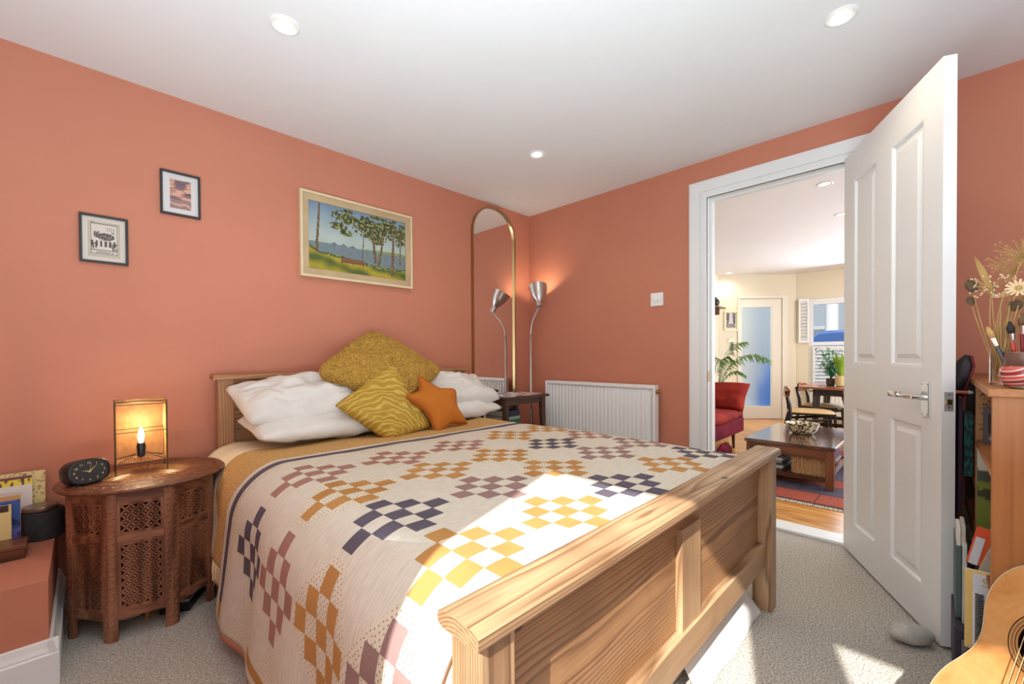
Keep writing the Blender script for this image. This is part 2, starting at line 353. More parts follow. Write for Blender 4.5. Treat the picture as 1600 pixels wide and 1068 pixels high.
def canvas(name, X, w, h, nx, ny, fn, parent, rough=0.6):
    b = MB(X).grid(lambda u, v: ((u-.5)*w, (v-.5)*h, 0), nx, ny); me = b.mesh(name)
    at = me.color_attributes.new('Col', 'FLOAT_COLOR', 'POINT'); fl = []
    for j in range(ny+1):
        for i in range(nx+1): fl += [*fn(i/nx, j/ny), 1.0]
    at.data.foreach_set('color', fl)
    m = bpy.data.materials.get('printed_surface')
    if not m:
        m = mat('printed_surface', (1, 1, 1), 0.55); t = NT(m); ca = t.n('ShaderNodeVertexColor'); ca.layer_name = 'Col'; t.col(ca.outputs[0])
    return link(me, name, m, parent)
def struct(name, b, m, parent=None): 
    o = b.build(name, m, parent); 
    if parent is None: o['kind'] = 'structure'
    return o
g = MT
H_C = 2.236
# ------------------------------------------------------------------ bedroom shell
struct('floor', MB().box(-.68, 2.797, -1.66, 2.60, -.05, 0), g['carpet'])
struct('ceiling', MB().box(-.68, 2.90, -1.66, 2.62, H_C, H_C+.05), g['ceil'])
struct('wall_left', MB().box(-.68, 2.86, 2.554, 2.62, 0, H_C), g['orange'])
struct('wall_rear', MB().box(-.68, 2.86, -1.66, -1.60, 0, H_C), g['orange'])
WX0, WX1, WZ0, WZ1 = -.68, -.62, .90, 2.165
ops = [(-.335, .331), (-.826, -.594)]
b = MB()
b.box(WX0, WX1, -1.6, ops[1][0], 0, H_C); b.box(WX0, WX1, ops[0][1], 2.554, 0, H_C); b.box(WX0, WX1, ops[1][1], ops[0][0], WZ0, WZ1)
b.box(WX0, WX1, ops[1][0], ops[0][1], 0, WZ0); b.box(WX0, WX1, ops[1][0], ops[0][1], WZ1, H_C)
struct('wall_front', b, g['orange'])
b = MB().box(-.62, -.56, -.90, .42, .86, .90, .004)
struct('trim_1', b, g['white'])
OY0, OY1, OZ = .27, 1.022, 1.995
b = MB(); b.box(2.797, 2.86, OY1+.02, 2.554, 0, H_C); b.box(2.797, 2.86, -1.6, OY0-.02, 0, H_C); b.box(2.797, 2.86, OY0-.02, OY1+.02, OZ+.02, H_C)
struct('wall_right', b, g['orange'])
def skirting(name, x0, y0, x1, y1, nx, ny, h=.14, th=.018):
    """profiled skirting from (x0,y0) to (x1,y1), standing off along normal (nx,ny)"""
    prof = [(0, 0), (th, 0), (th, h*.70), (th*.8, h*.73), (th*.8, h*.77), (th*.55, h*.86), (th*.35, h*.98), (0, h)]
    vs = []; n = len(prof)
    for X, Y in ((x0, y0), (x1, y1)): vs += [(X+nx*a, Y+ny*a, z) for a, z in prof]
    fs = [tuple(range(n)), tuple(range(2*n-1, n-1, -1))]+[(i, n+i, n+(i+1) % n, (i+1) % n) for i in range(n)]
    struct(name, MB().add(vs, fs), g['white'])
skirting('baseboard_left', -.06, 2.554, 2.797, 2.554, 0, -1)
skirting('baseboard_right', 2.797, 1.16, 2.797, 2.55, -1, 0)
# boxed-in ledge with its own skirting
struct('trim_2', MB().box(-.62, -.087, 1.93, 2.554, 0, .325, .003), g['orange'])
skirting('baseboard_front', -.62, 1.93, -.067, 1.93, 0, -1, .14, .02)
skirting('baseboard_side', -.087, 1.912, -.087, 2.552, 1, 0, .14, .022)
# door surround
def architrave(name, mirror_side=False):
    b = MB(); X = 2.797
    for a, c, t in ((0.0, .012, .012), (.012, .072, .022), (.072, .082, .012), (.082, .112, .017)):
        # a,c measured from the outer edge inwards
        yo = OY1+.112; b.box(X-t, X, yo-c, yo-a, 0, OZ+.112-a if c > .1 or True else 0)
        yi = OY0-.0; b.box(X-t, X, OY0-.112+a, OY0-.112+c, 0, OZ+.112-a)
        b.box(X-t-.0005, X, OY0-.112+a, yo-a, OZ+.112-c, OZ+.112-a)
    struct(name, b, g['white'])
architrave('door_casing_1'); bpy.data.objects['door_casing_1'].name = 'trim_3'
b = MB(); b.box(2.785, 2.925, OY1, OY1+.03, 0, OZ+.03); b.box(2.785, 2.925, OY0-.03, OY0, 0, OZ+.03); b.box(2.785, 2.905, OY0, OY1, OZ, OZ+.03)
b.box(2.84, 2.862, OY1-.013, OY1, 0, OZ); b.box(2.8405, 2.8615, OY0, OY1-.013, OZ-.013, OZ)
jm = b.build('trim_4', g['white'], kind='structure')
MB().box(2.805, 2.83, OY1-.003, OY1, .83, .90, .001).build('strike_plate', g['brass'], jm, label='brass strike plate let into the frame')
struct('trim_5', MB().box(2.775, 2.915, OY0, OY1, 0, .016, .003), g['white'])
# ------------------------------------------------------------------ open panelled door
Hn, Fn = V((2.75, .327, 0)), V((2.0325, -.02, 0)); D = (Fn-Hn); DW = D.length; D.normalize(); NF = V((D.y, -D.x, 0))
if NF.dot(CAM-Hn) < 0: NF = -NF
DX = frame(Hn, D, V((0, 0, 1)), NF)      # local x across door, y up, z towards room
door = thing('door_2', None, None, Hn); door['kind'] = 'structure'
Z0, Z1, TH = .012, 1.993, .036
pan = [(.108, .338, .950, 1.850), (.455, .690, .950, 1.850), (.108, .338, .158, .748), (.455, .690, .158, .748)]
b = MB(DX)
xs = [0, .108, .338, .455, .690, DW]; ys = [Z0, .158, .748, .950, 1.850, Z1]
for i in range(5):
    for j in range(5):
        if i in (1, 3) and j in (1, 3): continue
        b.box(xs[i], xs[i+1], ys[j], ys[j+1], -TH, 0)
b.build('door_leaf', g['white'], door)
for (x0, x1, y0, y1) in pan:
    p = MB(DX); v = []; rings = [(0, 0), (.010, -.001), (.016, -.011), (.034, -.011), (.052, -.004), (.056, -.004)]
    for (d, z) in rings: v += [(x0+d, y0+d, z), (x1-d, y0+d, z), (x1-d, y1-d, z), (x0+d, y1-d, z)]
    f = [(4*r+k, 4*r+(k+1) % 4, 4*r+4+(k+1) % 4, 4*r+4+k) for r in range(len(rings)-1) for k in range(4)]
    e = 4*(len(rings)-1); f.append((e, e+1, e+2, e+3)); p.add(v, f); p.box(x0, x1, y0, y1, -TH, -.013)
    p.build('door_panel', g['white'], door)
h = MB(DX).box(.694, .737, .778, .902, 0, .008, .0015).build('handle_plate', g['chrome'], door)
b = MB(DX); b.tube([(.714, .846, .006), (.714, .846, .045)], [.011, .009], 14)
b.tube([(.718, .846, .043), (.690, .847, .050), (.655, .8475, .052)], [.0095, .009, .0055], 12); b.tube([(.655, .8475, .052), (.645, .848, .052)], [.009, .009], 12)
b.box(.575, .645, .838, .860, .047, .057, .003)
b.build('lever_handle', g['chrome'], door, smooth=False); autosm(bpy.data.objects['lever_handle'])
for x, y in ((.701, .893), (.730, .893), (.701, .787), (.730, .787)): MB(DX).lathe([(.0032, .008), (.0028, .0095), (0, .0097)], 8, (x, y, 0)).build('screw', g['chrome'], h)
lp = MB(DX).box(DW, DW+.0015, .808, .872, -.030, -.006).build('latch_plate', g['pipe'], door, label='dull grey latch plate on the door edge')
MB(DX).box(DW+.0015, DW+.008, .830, .848, -.024, -.010, .001).build('latch_bolt', g['brass'], lp)
for y in (.82, .864): MB(frame(DX @ V((DW+.0015, y, -.018)), NF, V((0, 0, 1)), D)).lathe([(.003, 0), (.0025, .001), (0, .0012)], 8).build('screw', g['chrome'], lp)
# ------------------------------------------------------------------ recessed downlights
def downlight(name, x, y, label, group, r=.038, e=1.6, src=None):
    t = thing(name, label, 'ceiling light', (x, y, H_C), group)
    X = frame((x, y, H_C), (1, 0, 0), (0, -1, 0), (0, 0, -1))
    autosm(MB(X).lathe([(r*1.35, 0), (r*1.35, .003), (r*1.15, .006), (r, .004), (r*.82, .001), (r*.8, 0)], 28).build('bezel', g['white'], t))
    MB(X).lathe([(r*.78, .0015), (r*.5, .003), (0, .0035)], 20).build('lamp_lens', glow('halogen_lens', (1.0, .84, .6), 4.5) if 'halogen_lens' not in bpy.data.materials else bpy.data.materials['halogen_lens'], t)
    L = add_light('SPOT', 'downlight_beam', (x, y, H_C-.02), e, (1.0, .84, .62), (0, 0, -1)); L.data.spot_size = radians(150); L.data.spot_blend = 1; L.data.shadow_soft_size = .03
    L.parent = t; base_of(L, (x, y, H_C)); return t
downlight('downlight', .54, 1.716, 'round recessed downlight in the bedroom ceiling above the bed pillows side, left of frame', 'bedroom downlights', e=5)
downlight('downlight', 1.963, .245, 'round recessed downlight in the bedroom ceiling nearest the open door', 'bedroom downlights', e=5)
downlight('downlight', 1.97, 1.731, 'smallest lit downlight in the bedroom ceiling, towards the far corner', 'bedroom downlights', e=5)
downlight('downlight', 3.80, .564, 'living room ceiling downlight just beyond the door head', 'living room downlights', e=6)
downlight('downlight', 4.728, .58, 'living room downlight beside the edge of the open door', 'living room downlights', e=6)
downlight('downlight', 6.888, 2.20, 'farthest living room downlight above the framed photograph', 'living room downlights', e=6)
# ------------------------------------------------------------------ bed frame
bed = thing('bed_frame', 'pine double bed frame with chunky headboard and panelled footboard', 'bed', (1.18, 1.45, 0))
# footboard
b = MB()
def cap(b, x0, x1, y0, y1, z0, z1):
    prof = [(y0+.001, z0), (y0, z0+.004), (y0, z1-.008), (y0+.004, z1-.002), (y0+.012, z1), (y1-.012, z1), (y1-.003, z1-.004), (y1, z1-.012), (y1-.002, z0+.005), (y1-.012, z0)]
    n = len(prof); vs = [(x0, y, z) for y, z in prof]+[(x1, y, z) for y, z in prof]
    b.add(vs, [tuple(range(n-1, -1, -1)), tuple(range(n, 2*n))]+[(i, (i+1) % n, n+(i+1) % n, n+i) for i in range(n)])
cap(b, .366, 1.948, .430, .524, .603, .629)
b.build('footboard_cap', g['pine_x'], bed, label='broad rounded pine cap rail of the footboard')
for x in (.381, 1.862): MB().box(x, x+.066, .441, .509, 0, .604, .002).build('footboard_post', g['pine_z'], bed)
for z0, z1 in ((.262, .392), (.393, .524)): MB().box(.445, 1.864, .489, .505, z0, z1, .001).build('panel_board', g['panelpine'], bed)
MB().box(.445, 1.864, .482, .506, .525, .604, .001).build('footboard_top_rail', g['panelpine'], bed)
MB().box(.445, 1.864, .462, .500, .178, .263, .002).build('footboard_bottom_rail', g['pine_x'], bed)
MB().box(1.110, 1.236, .470, .4895, .262, .537, .0015).build('center_stile', g['pine_z'], bed)
# headboard
b = MB(); cap(b, .43, 1.998, 2.425, 2.515, .896, .918); b.build('headboard_cap', g['hpine_x'], bed)
for x in (.452, 1.91): MB().box(x, x+.067, 2.452, 2.505, 0, .897, .002).build('headboard_post', g['hpine_z'], bed)
MB().box(.519, 1.91, 2.466, 2.495, .828, .897, .001).build('headboard_top_rail', g['hpine_x'], bed)
for k in range(4): MB().box(.519, 1.91, 2.478, 2.494, .46+k*.092, .46+k*.092+.0905, .001).build('headboard_board', g['hpine_x'], bed)
for x in (.43, 1.85): MB().box(x, x+.03, .51, 2.452, .16, .30, .002).build('side_rail', g['hpine_y'], bed)
for k in range(12): MB().box(.46, 1.85, .60+k*.155, .67+k*.155, .27, .288).build('slat', g['hpine_x'], bed)
MB().box(.47, 1.85, .53, 2.44, .289, .575, .05).build('mattress', g['sheet'], None, label='white mattress under the duvet and quilt', category='mattress')
# ------------------------------------------------------------------ draped bedding
BX0, BX1, ZT = .54, 1.80, .600
def section(a, off=0.0, r0=.18, r1=.11, flare=.10):
    """bed cross-section: a runs across the bed; returns point (x,z) and outward normal"""
    if a < BX0:
        s = BX0-a; q = r0*pi/2
        if s < q: t = s/r0; x, z, n = BX0-r0*sin(t), ZT-r0+r0*cos(t), (-sin(t), cos(t))
        else: d = s-q; x, z, n = BX0-r0-d*flare, ZT-r0-d, (-1, 0)
    elif a > BX1:
        s = a-BX1; q = r1*pi/2
        if s < q: t = s/r1; x, z, n = BX1+r1*sin(t), ZT-r1+r1*cos(t), (sin(t), cos(t))
        else: d = s-q; x, z, n = BX1+r1+d*.05, ZT-r1-d, (1, 0)
    else: x, z, n = a, ZT, (0, 1)
    return x+n[0]*off, z+n[1]*off, n
def surf(a, y, off=0.0, wav=1.0):
    x, z, n = section(a, off)
    top = max(0, min(1, (a-BX0+.10)/.2))*max(0, min(1, (BX1+.05-a)/.15))
    w = wav*(.006*noise.noise(V((a*3.1, y*3.1, .3)))+.0022*noise.noise(V((a*11, y*9, 1.7))))
    hang = max(0, min(1, (BX0-.15-a)/.25))
    w += hang*wav*(.011*sin(y*11+.6)+.007*sin(y*23+1.2+a*4))
    head = max(0, min(1, (y-1.9)/.3)); z2 = -.012*head*top
    if y > 1.70: w -= .004
    return V((x+n[0]*w, y, z+n[1]*w+z2))
def drape(name, m, a0, a1, y0, y1, off, na, ny, thick=.004, wav=1.0, edge=None, parent=None, **t):
    vs = []; uv = []; top = []
    for lay in (0, 1):
        for j in range(ny+1):
            for i in range(na+1):
                a = a0+(a1-a0)*i/na; y = y0+(y1-y0)*j/ny
                if edge: a, y = edge(a, y, i/na, j/ny)
                vs.append(tuple(surf(a, y, off-lay*thick, wav))); uv.append((a, y))
    k = (na+1)*(ny+1); fs = []
    for j in range(ny):
        for i in range(na):
            q = (j*(na+1)+i, j*(na+1)+i+1, (j+1)*(na+1)+i+1, (j+1)*(na+1)+i); fs.append(q); fs.append(tuple(x+k for x in reversed(q)))
    rim = [i for i in range(na+1)]+[j*(na+1)+na for j in range(1, ny+1)]+[ny*(na+1)+i for i in range(na-1, -1, -1)]+[j*(na+1) for j in range(ny-1, 0, -1)]
    for i in range(len(rim)): p, q = rim[i], rim[(i+1) % len(rim)]; fs.append((q, p, p+k, q+k))
    b = MB(); b.add(vs, fs); o = b.build(name, m, parent, smooth=True, **t); uvgrid(o, uv); return o
drape('duvet', g['sheet'], .02, 2.02, .515, 2.44, -.004, 90, 70, label='cream cotton duvet hanging down the side of the bed near the headboard', category='duvet')
def hemwave(a, y, s, t): return a, y + (0 if y > .6 else 0)
lin = drape('sheet', g['pink'], -.105, 2.06, .53, 1.80, .0035, 90, 60, .003, label='pale pink sheet showing as a thin band below the quilt hem', category='sheet')
th = drape('throw_blanket', g['throw'], .085, 2.0, 1.70, 2.12, .007, 100, 26, .006,
    edge=lambda a, y, s, t: (a, y + (t*(.012*sin(a*31)+.010*sin(a*17+1)) - max(0, (.5-a))*t*.30 + (.0 if a > .5 else 0))),
    label='mustard woven throw across the bed between pillows and quilt', category='blanket')
b = MB(); rr = random.Random(3)
for k in range(120):
    y = 1.66+k*.0028+rr.uniform(-.001, .001); p0 = surf(.087, y+.03, .004); L = rr.uniform(.045, .085); dx = rr.uniform(-.012, .006); dy = rr.uniform(-.012, .012)
    b.tube([p0, p0+V((dx*.5, dy*.4, -L*.5)), p0+V((dx*.6, dy, -L))], [.0017, .0014, .0009], 4)
o = b.build('fringe', g['straw'], th, kind='stuff', label='pale cut fringe along the throw end')
o.data.materials[0] = fabric('fringe_yarn', srgb(226, 206, 168), srgb(210, 186, 140), 200, .2)
quilt = drape('patchwork_quilt', g['quilt'], -.075, 2.04, .527, 1.80, .010, 150, 90, .005, label='cream patchwork quilt with checkered pink, mustard and slate blocks over the bed', category='quilt')
def patch(a0, a1, y0, y1, m, name='patch', n=3, off=.0108, **t):
    na = max(1, int((a1-a0)/.016)+1); ny = max(1, int((y1-y0)/.016)+1)
    b = MB(); vs = []; uv = []
    for j in range(ny+1):
        for i in range(na+1):
            a = a0+(a1-a0)*i/na; y = y0+(y1-y0)*j/ny; vs.append(tuple(surf(a, y, off)))
    fs = [(j*(na+1)+i, j*(na+1)+i+1, (j+1)*(na+1)+i+1, (j+1)*(na+1)+i) for j in range(ny) for i in range(na)]
    k = len(vs); rim = [i for i in range(na+1)]+[j*(na+1)+na for j in range(1, ny+1)]+[ny*(na+1)+i for i in range(na-1, -1, -1)]+[j*(na+1) for j in range(ny-1, 0, -1)]
    for i in rim:
        j2, i2 = divmod(i, na+1); vs.append(tuple(surf(a0+(a1-a0)*i2/na, y0+(y1-y0)*j2/ny, off-.003)))
    for q in range(len(rim)): fs.append((rim[(q+1) % len(rim)], rim[q], k+q, k+(q+1) % len(rim)))
    b.add(vs, fs); return b.build(name, m, quilt, smooth=False, **t)
BL = {'.': None, 'p': 'q_pink', 't': 'q_tan', 'd': 'q_dark', 'm': 'q_mauve'}
colsx = [.235, .545, .855, 1.155, 1.475, 1.76]
rows = {1.483: 'dppptt', 1.212: 'pttTdp'.lower(), .940: 'tdmtmm', .662: 'mttdtd'}
rj = random.Random(5)
for yc, s in rows.items():
    for xc, ch in zip(colsx, s):
        sx, sy = .0545, .0495
        for (i, j) in ((0, 0), (1, 1), (1, -1), (-1, 1), (-1, -1), (2, 0), (-2, 0), (0, 2), (0, -2)):
            cx, cy = xc+i*sx+rj.uniform(-.001, .001), yc+j*sy+rj.uniform(-.001, .001)
            if cy-sy/2 < .53: continue
            patch(cx-sx/2, cx+sx/2, cy-sy/2, cy+sy/2, g[BL[ch]])
patch(.0, 1.98, 1.722, 1.760, g['q_dark'], 'border_band', label='slate grey strip along the head edge of the quilt')
patch(-.055, -.003, 1.722, 1.760, g['q_tan'], 'border_band', label='mustard strip at the lower corner of the quilt')
patch(-.045, -.015, .53, 1.44, g['q_tan'], 'border_band', label='mustard strip along the side hem of the quilt')
# ------------------------------------------------------------------ pillows and cushions
def cushion(name, c00, c10, c11, c01, thick, m, n=28, pull=.06, pw=.42, crease=.006, seed=0, fuzz=0, rc=.05, smooth=True, **t):
    c00, c10, c11, c01 = map(V, (c00, c10, c11, c01)); ctr = (c00+c10+c11+c01)/4
    nrm = (c10-c00+c11-c01).cross(c01-c00+c11-c10).normalized()
    if nrm.dot(CAM-ctr) < 0: nrm = -nrm
    def P(u, v, side):
        # pull edges in between the corners
        e = pull
        uu = u + e*(.5-u)*4*v*(1-v)*abs(2*u-1)**2*1.0
        vv = v + e*(.5-v)*4*u*(1-u)*abs(2*v-1)**2*1.0
        p = (c00*(1-uu)+c10*uu)*(1-vv)+(c01*(1-uu)+c11*uu)*vv
        p = ctr+(p-ctr)*(1-rc*(abs(2*u-1)**5)*(abs(2*v-1)**5))
        h = (max(0, 4*u*(1-u))**pw)*(max(0, 4*v*(1-v))**pw)
        w = crease*(noise.noise(V((u*4+seed, v*4, seed)))*1.2+noise.noise(V((u*9+seed, v*7, seed+3)))*.7+1.1*abs(noise.noise(V((u*8+v*5, v*3-u*4+seed, 2))))-.5*abs(noise.noise(V((u*5-v*9, seed, 4)))))
        if fuzz: w += fuzz*(noise.noise(V((u*34, v*34, seed)))+.8*noise.noise(V((u*70, v*70, seed+1))))
        return p+nrm*side*(h*thick/2+(w if 0 < u < 1 and 0 < v < 1 else 0)*min(1, h*2))
    vs = []; uv = []
    for s in (1, -1):
        for j in range(n+1):
            for i in range(n+1): vs.append(tuple(P(i/n, j/n, s))); uv.append((i/n, j/n))
    k = (n+1)**2; fs = []
    for j in range(n):
        for i in range(n):
            q = (j*(n+1)+i, j*(n+1)+i+1, (j+1)*(n+1)+i+1, (j+1)*(n+1)+i); fs += [q, tuple(x+k for x in reversed(q))]
    b = MB(); b.add(vs, fs); me = b.mesh(name)
    l = me.uv_layers.new(name='UVMap'); vi = [0]*len(me.loops); me.loops.foreach_get('vertex_index', vi); fl = []
    for i in vi: fl += list(uv[i])
    l.data.foreach_set('uv', fl)
    bm = bmesh.new(); bm.from_mesh(me); bmesh.ops.remove_doubles(bm, verts=bm.verts[:], dist=.0004); bmesh.ops.recalc_face_normals(bm, faces=bm.faces[:]); bm.to_mesh(me); bm.free()
    return link(me, name, m, None, smooth, **t)
G = 'white bed pillows'
cushion('pillow', (.515, 2.02, .650), (1.22, 2.02, .650), (1.22, 2.40, .700), (.50, 2.40, .700), .13, g['pillow'], seed=1, crease=.014, pull=.04, group=G, label='lower white pillow of the left stack, lying flat', category='pillow')
cushion('pillow', (.500, 2.12, .705), (1.20, 2.10, .705), (1.16, 2.40, .890), (.455, 2.40, .862), .17, g['pillow'], seed=4, pull=.04, n=44, crease=.022, group=G, label='upper white pillow of the left stack, propped on the headboard', category='pillow')
cushion('pillow', (1.34, 2.06, .650), (2.0, 2.06, .650), (2.03, 2.40, .690), (1.34, 2.40, .700), .13, g['pillow'], seed=7, crease=.014, pull=.04, group=G, label='lower white pillow of the right stack, beside the bedside table', category='pillow')
cushion('pillow', (1.36, 2.12, .715), (2.02, 2.10, .705), (1.98, 2.40, .850), (1.36, 2.40, .880), .17, g['pillow'], seed=9, pull=.04, n=44, crease=.024, group=G, label='upper white creased pillow of the right stack, behind the star cushion', category='pillow')
cushion('fleece_cushion', (1.20, 2.00, .74), (1.61, 2.20, .905), (1.215, 2.42, 1.168), (.79, 2.22, .925), .17, g['fleece'], n=120, pull=.04, rc=.13, fuzz=.007, crease=.016, seed=2, label='big fluffy mustard fleece cushion standing on its corner at the back', category='cushion')
cushion('velvet_cushion', (1.065, 1.91, .578), (1.36, 1.98, .605), (1.205, 2.13, .975), (.835, 2.05, .768), .13, g['velvet'], n=40, pull=.05, crease=.010, seed=6, label='mustard velvet cushion with fanned stripes in front of the fluffy one', category='cushion')
# star cushion
def star():
    ctr = V((1.42, 1.965, .725)); tl = [V(p) for p in ((1.275, 2.0, .91), (1.535, 1.99, .815), (1.615, 1.965, .590), (1.355, 1.93, .555), (1.175, 1.975, .795))]
    nrm = V((-.55, -.80, .28)).normalized(); out = []
    N = 5
    for i in range(N):
        a, c = tl[i], tl[(i+1) % N]; out.append(a); mid = (a+c)/2; out.append(ctr+(mid-ctr)*.68)
    # smooth outline
    pts = []
    m = len(out)
    for i in range(m):
        p0, p1, p2, p3 = out[(i-1) % m], out[i], out[(i+1) % m], out[(i+2) % m]
        for k in range(8):
            t = k/8; h = .5*((2*p1)+(p2-p0)*t*.9+(2*p0-5*p1+4*p2-p3)*t*t*.9+(-p0+3*p1-3*p2+p3)*t**3*.9) if False else p1*(1-t)+p2*t
            pts.append(h)
    for _ in range(5): pts = [(pts[i-1]+pts[i]*2+pts[(i+1) % len(pts)])/4 for i in range(len(pts))]
    R = 9; vs = []; n = len(pts); fs = []
    for s in (1, -1):
        for r in range(R+1):
            f = r/R
            for p in pts:
                q = ctr*(1-f)+p*f; rad = (p-ctr).length
                h = .052*(1-f**2.6)**.5
                h += .004*noise.noise(q*14)*(1-f)
                vs.append(tuple(q+nrm*s*h))
    for s in range(2):
        o = s*(R+1)*n
        for r in range(R):
            for k in range(n):
                q = (o+r*n+k, o+r*n+(k+1) % n, o+(r+1)*n+(k+1) % n, o+(r+1)*n+k); fs.append(q if s == 0 else q[::-1])
    b = MB(); b.add(vs, fs); me = b.mesh('star'); bm = bmesh.new(); bm.from_mesh(me); bmesh.ops.remove_doubles(bm, verts=bm.verts[:], dist=.0006); bmesh.ops.recalc_face_normals(bm, faces=bm.faces[:]); bm.to_mesh(me); bm.free()
    st = link(me, 'star_cushion', g['star'], None, True, label='rust orange star-shaped cushion leaning on the velvet cushion', category='cushion')
    MB().tube([p+nrm*.001 for p in pts]+[pts[0]], .0022, 6).build('piping', g['star'], st, smooth=True)
star()
MT['wire'] = mat('bronzed_wire', (.16, .11, .06), .4, .8)
# ------------------------------------------------------------------ pictures on the headboard wall
def picframe(name, label, x0, x1, z0, z1, y, fw, depth, m, cat='picture', prof=None):
    t = thing(name, label, cat, ((x0+x1)/2, y, z0))
    X = frame((x0, y, z0), (1, 0, 0), (0, 0, 1), (0, -1, 0)); w, h = x1-x0, z1-z0
    for (a, b_, c, d) in ((0, w, 0, fw), (0, w, h-fw, h), (0, fw, fw, h-fw), (w-fw, w, fw, h-fw)):
        MB(X).box(a, b_, c, d, 0, depth, .0015).build('frame_rail', m, t)
    return t, X, w, h
fr, X, w, h = picframe('landscape_painting', 'framed oil painting of lakeside trees and a bench', .862, 1.585, 1.462, 1.952, 2.553, .014, .030, paint(226, 206, 168, .5))
sl = MB(X)
for (a, b_, c, d) in ((.012, w-.012, .012, .050), (.012, w-.012, h-.050, h-.012), (.012, .048, .05, h-.05), (w-.048, w-.012, .05, h-.05)): sl.box(a, b_, c, d, .0, .020)
sl.build('linen_slip', fabric('linen', srgb(196, 172, 136), srgb(184, 158, 122), 400, .3), fr, label='beige linen border inside the frame')
def paintf(u, v):
    # lake landscape, u right, v up
    n = lambda s, k=0: noise.noise(V((u*s, v*s*.7, k)))
    sky = (srgb(110, 136, 160), srgb(172, 186, 178)); t = max(0, min(1, (1-v)/.5)); c = [a*(1-t)+b*t for a, b in zip(*sky)]
    c = [x*(1+.12*n(6)) for x in c]
    hor = .40+.02*(1-u)
    if u > .46 and v < hor+.045*(min(1, (u-.46)*3))+.01*n(20, 2): c = list(srgb(134+20*n(18), 150+20*n(22), 92))
    for hx in (.24, .33, .42):
        if abs(u-hx) < .035 and v < hor+.03*(1-abs(u-hx)/.035): c = list(srgb(96, 104, 110))
    if v < hor: c = [x*(1+.1*n(24, 3)) for x in srgb(112, 128, 134)]
    gr = .235-.05*u+.035*sin(u*5+1)+(.08 if u < .1 else 0)*(1-u*10)+.01*n(14, 5)
    if v < gr:
        l = .5+.5*sin(u*9+v*26+3*n(5, 1)); l = max(0, min(1, l+.4*n(9, 8)))
        c = [a*l+b*(1-l) for a, b in zip(srgb(172, 156, 34), srgb(78, 94, 32))]
    if abs(v-gr) < .02+.015*n(20, 9): c = list(srgb(74, 92, 50)) if n(40, 2) > -.1 else list(srgb(140, 140, 70))
    # crowns
    crown = 0
    for (cx, cy, rx, ry) in ((.36, .86, .15, .12), (.55, .78, .14, .17), (.66, .80, .16, .2), (.80, .82, .17, .18), (.95, .74, .10, .2), (.28, .70, .09, .06), (.35, .62, .09, .05), (.68, .62, .10, .10)):
        d = ((u-cx)/rx)**2+((v-cy)/ry)**2; crown = max(crown, 1-d)
    if crown > 0 and noise.noise(V((u*26, v*17, 4)))+.5*noise.noise(V((u*60, v*40, 8)))+crown*.6 > .14:
        k = noise.noise(V((u*44, v*30, 6)))
        c = list(srgb(50, 60, 34) if k < .0 else (srgb(104, 108, 52) if k < .25 else srgb(150, 144, 78)))
    def trunk(x0, y0, x1, y1, w0, w1):
        if min(y0, y1) <= v <= max(y0, y1):
            s = (v-y0)/(y1-y0); return abs(u-(x0+(x1-x0)*s)-.004*n(12, 7)) < (w0+(w1-w0)*s)
        return False
    for tr in ((.075, .26, .105, 1.0, .014, .007), (.515, .22, .54, .85, .006, .004), (.655, .23, .625, .75, .016, .010), (.69, .18, .75, .70, .014, .008), (.845, .06, .865, .95, .017, .008), (.935, .25, .945, .75, .008, .004)):
        if trunk(*tr): c = list(srgb(96, 74, 48) if n(60, 3) < .1 else srgb(134, 112, 72))
    # bench
    if .30 < u < .535 and .135 < v < .235:
        if (abs(u-.31) < .006 or abs(u-.42) < .006 or abs(u-.525) < .006) or v > .165: c = list(srgb(104, 66, 46) if int(v*110) % 2 else srgb(134, 90, 60))
    if trunk(.80, .075, .56, .16, .02, .004) and False: pass
    return c
X2 = frame((.862+w/2, 2.553-.012, 1.462+h/2), (1, 0, 0), (0, 0, 1), (0, -1, 0))
canvas('canvas', X2, w-.092, h-.092, 230, 150, paintf, fr)
def print1(u, v):
    p = srgb(206, 196, 184); ink = srgb(74, 66, 62)
    if not (.14 < u < .86 and .10 < v < .90): return p
    if min(u-.14, .86-u, v-.10, .90-v) < .012: return srgb(150, 140, 126)
    if not (.19 < u < .81 and .15 < v < .86): return srgb(190, 180, 160)
    if min(u-.19, .81-u, v-.15, .86-v) < .014: return ink
    # reclining cat
    d = ((u-.54)/.20)**2+((v-.57)/.085)**2; hd = ((u-.33)/.075)**2+((v-.60)/.06)**2
    ear = (abs(u-.29) < .02 or abs(u-.36) < .02) and .64 < v < .68
    tail = abs(v-.66-.02*sin(u*30)) < .012 and .66 < u < .74
    if d < 1 or hd < 1 or ear or tail: return srgb(60, 54, 52) if noise.noise(V((u*40, v*40, 1))) < .12 else srgb(150, 140, 130)
    if .34 < v < .47 and (sin(u*62) > .1): return ink
    if .27 < v < .42 and abs(u-.5) > .17 and noise.noise(V((u*30, v*26, 5))) > 0: return ink
    if .175 < v < .225 and .30 < u < .72 and noise.noise(V((u*60, v*30, 9))) > .02: return ink
    if abs(v-.255) < .008 or abs(v-.18) < .004: return ink
    if .70 < v < .79 and .54 < u < .74 and sin(u*120+v*20) > .75: return ink
    return p
t1, X, w, h = picframe('framed_print', 'black framed tarot-style print of a reclining cat, lower left picture', -.010, .143, 1.411, 1.615, 2.553, .009, .016, g['framebk'])
X2 = frame((.0665, 2.553-.006, 1.513), (1, 0, 0), (0, 0, 1), (0, -1, 0)); canvas('print', X2, w-.016, h-.016, 90, 120, print1, t1)
XT = lambda x, z: frame((x, 2.553-.0065, z), (1, 0, 0), (0, 0, 1), (0, -1, 0))
text('15', .012, XT(.030, 1.583), paint(70, 62, 58), t1)
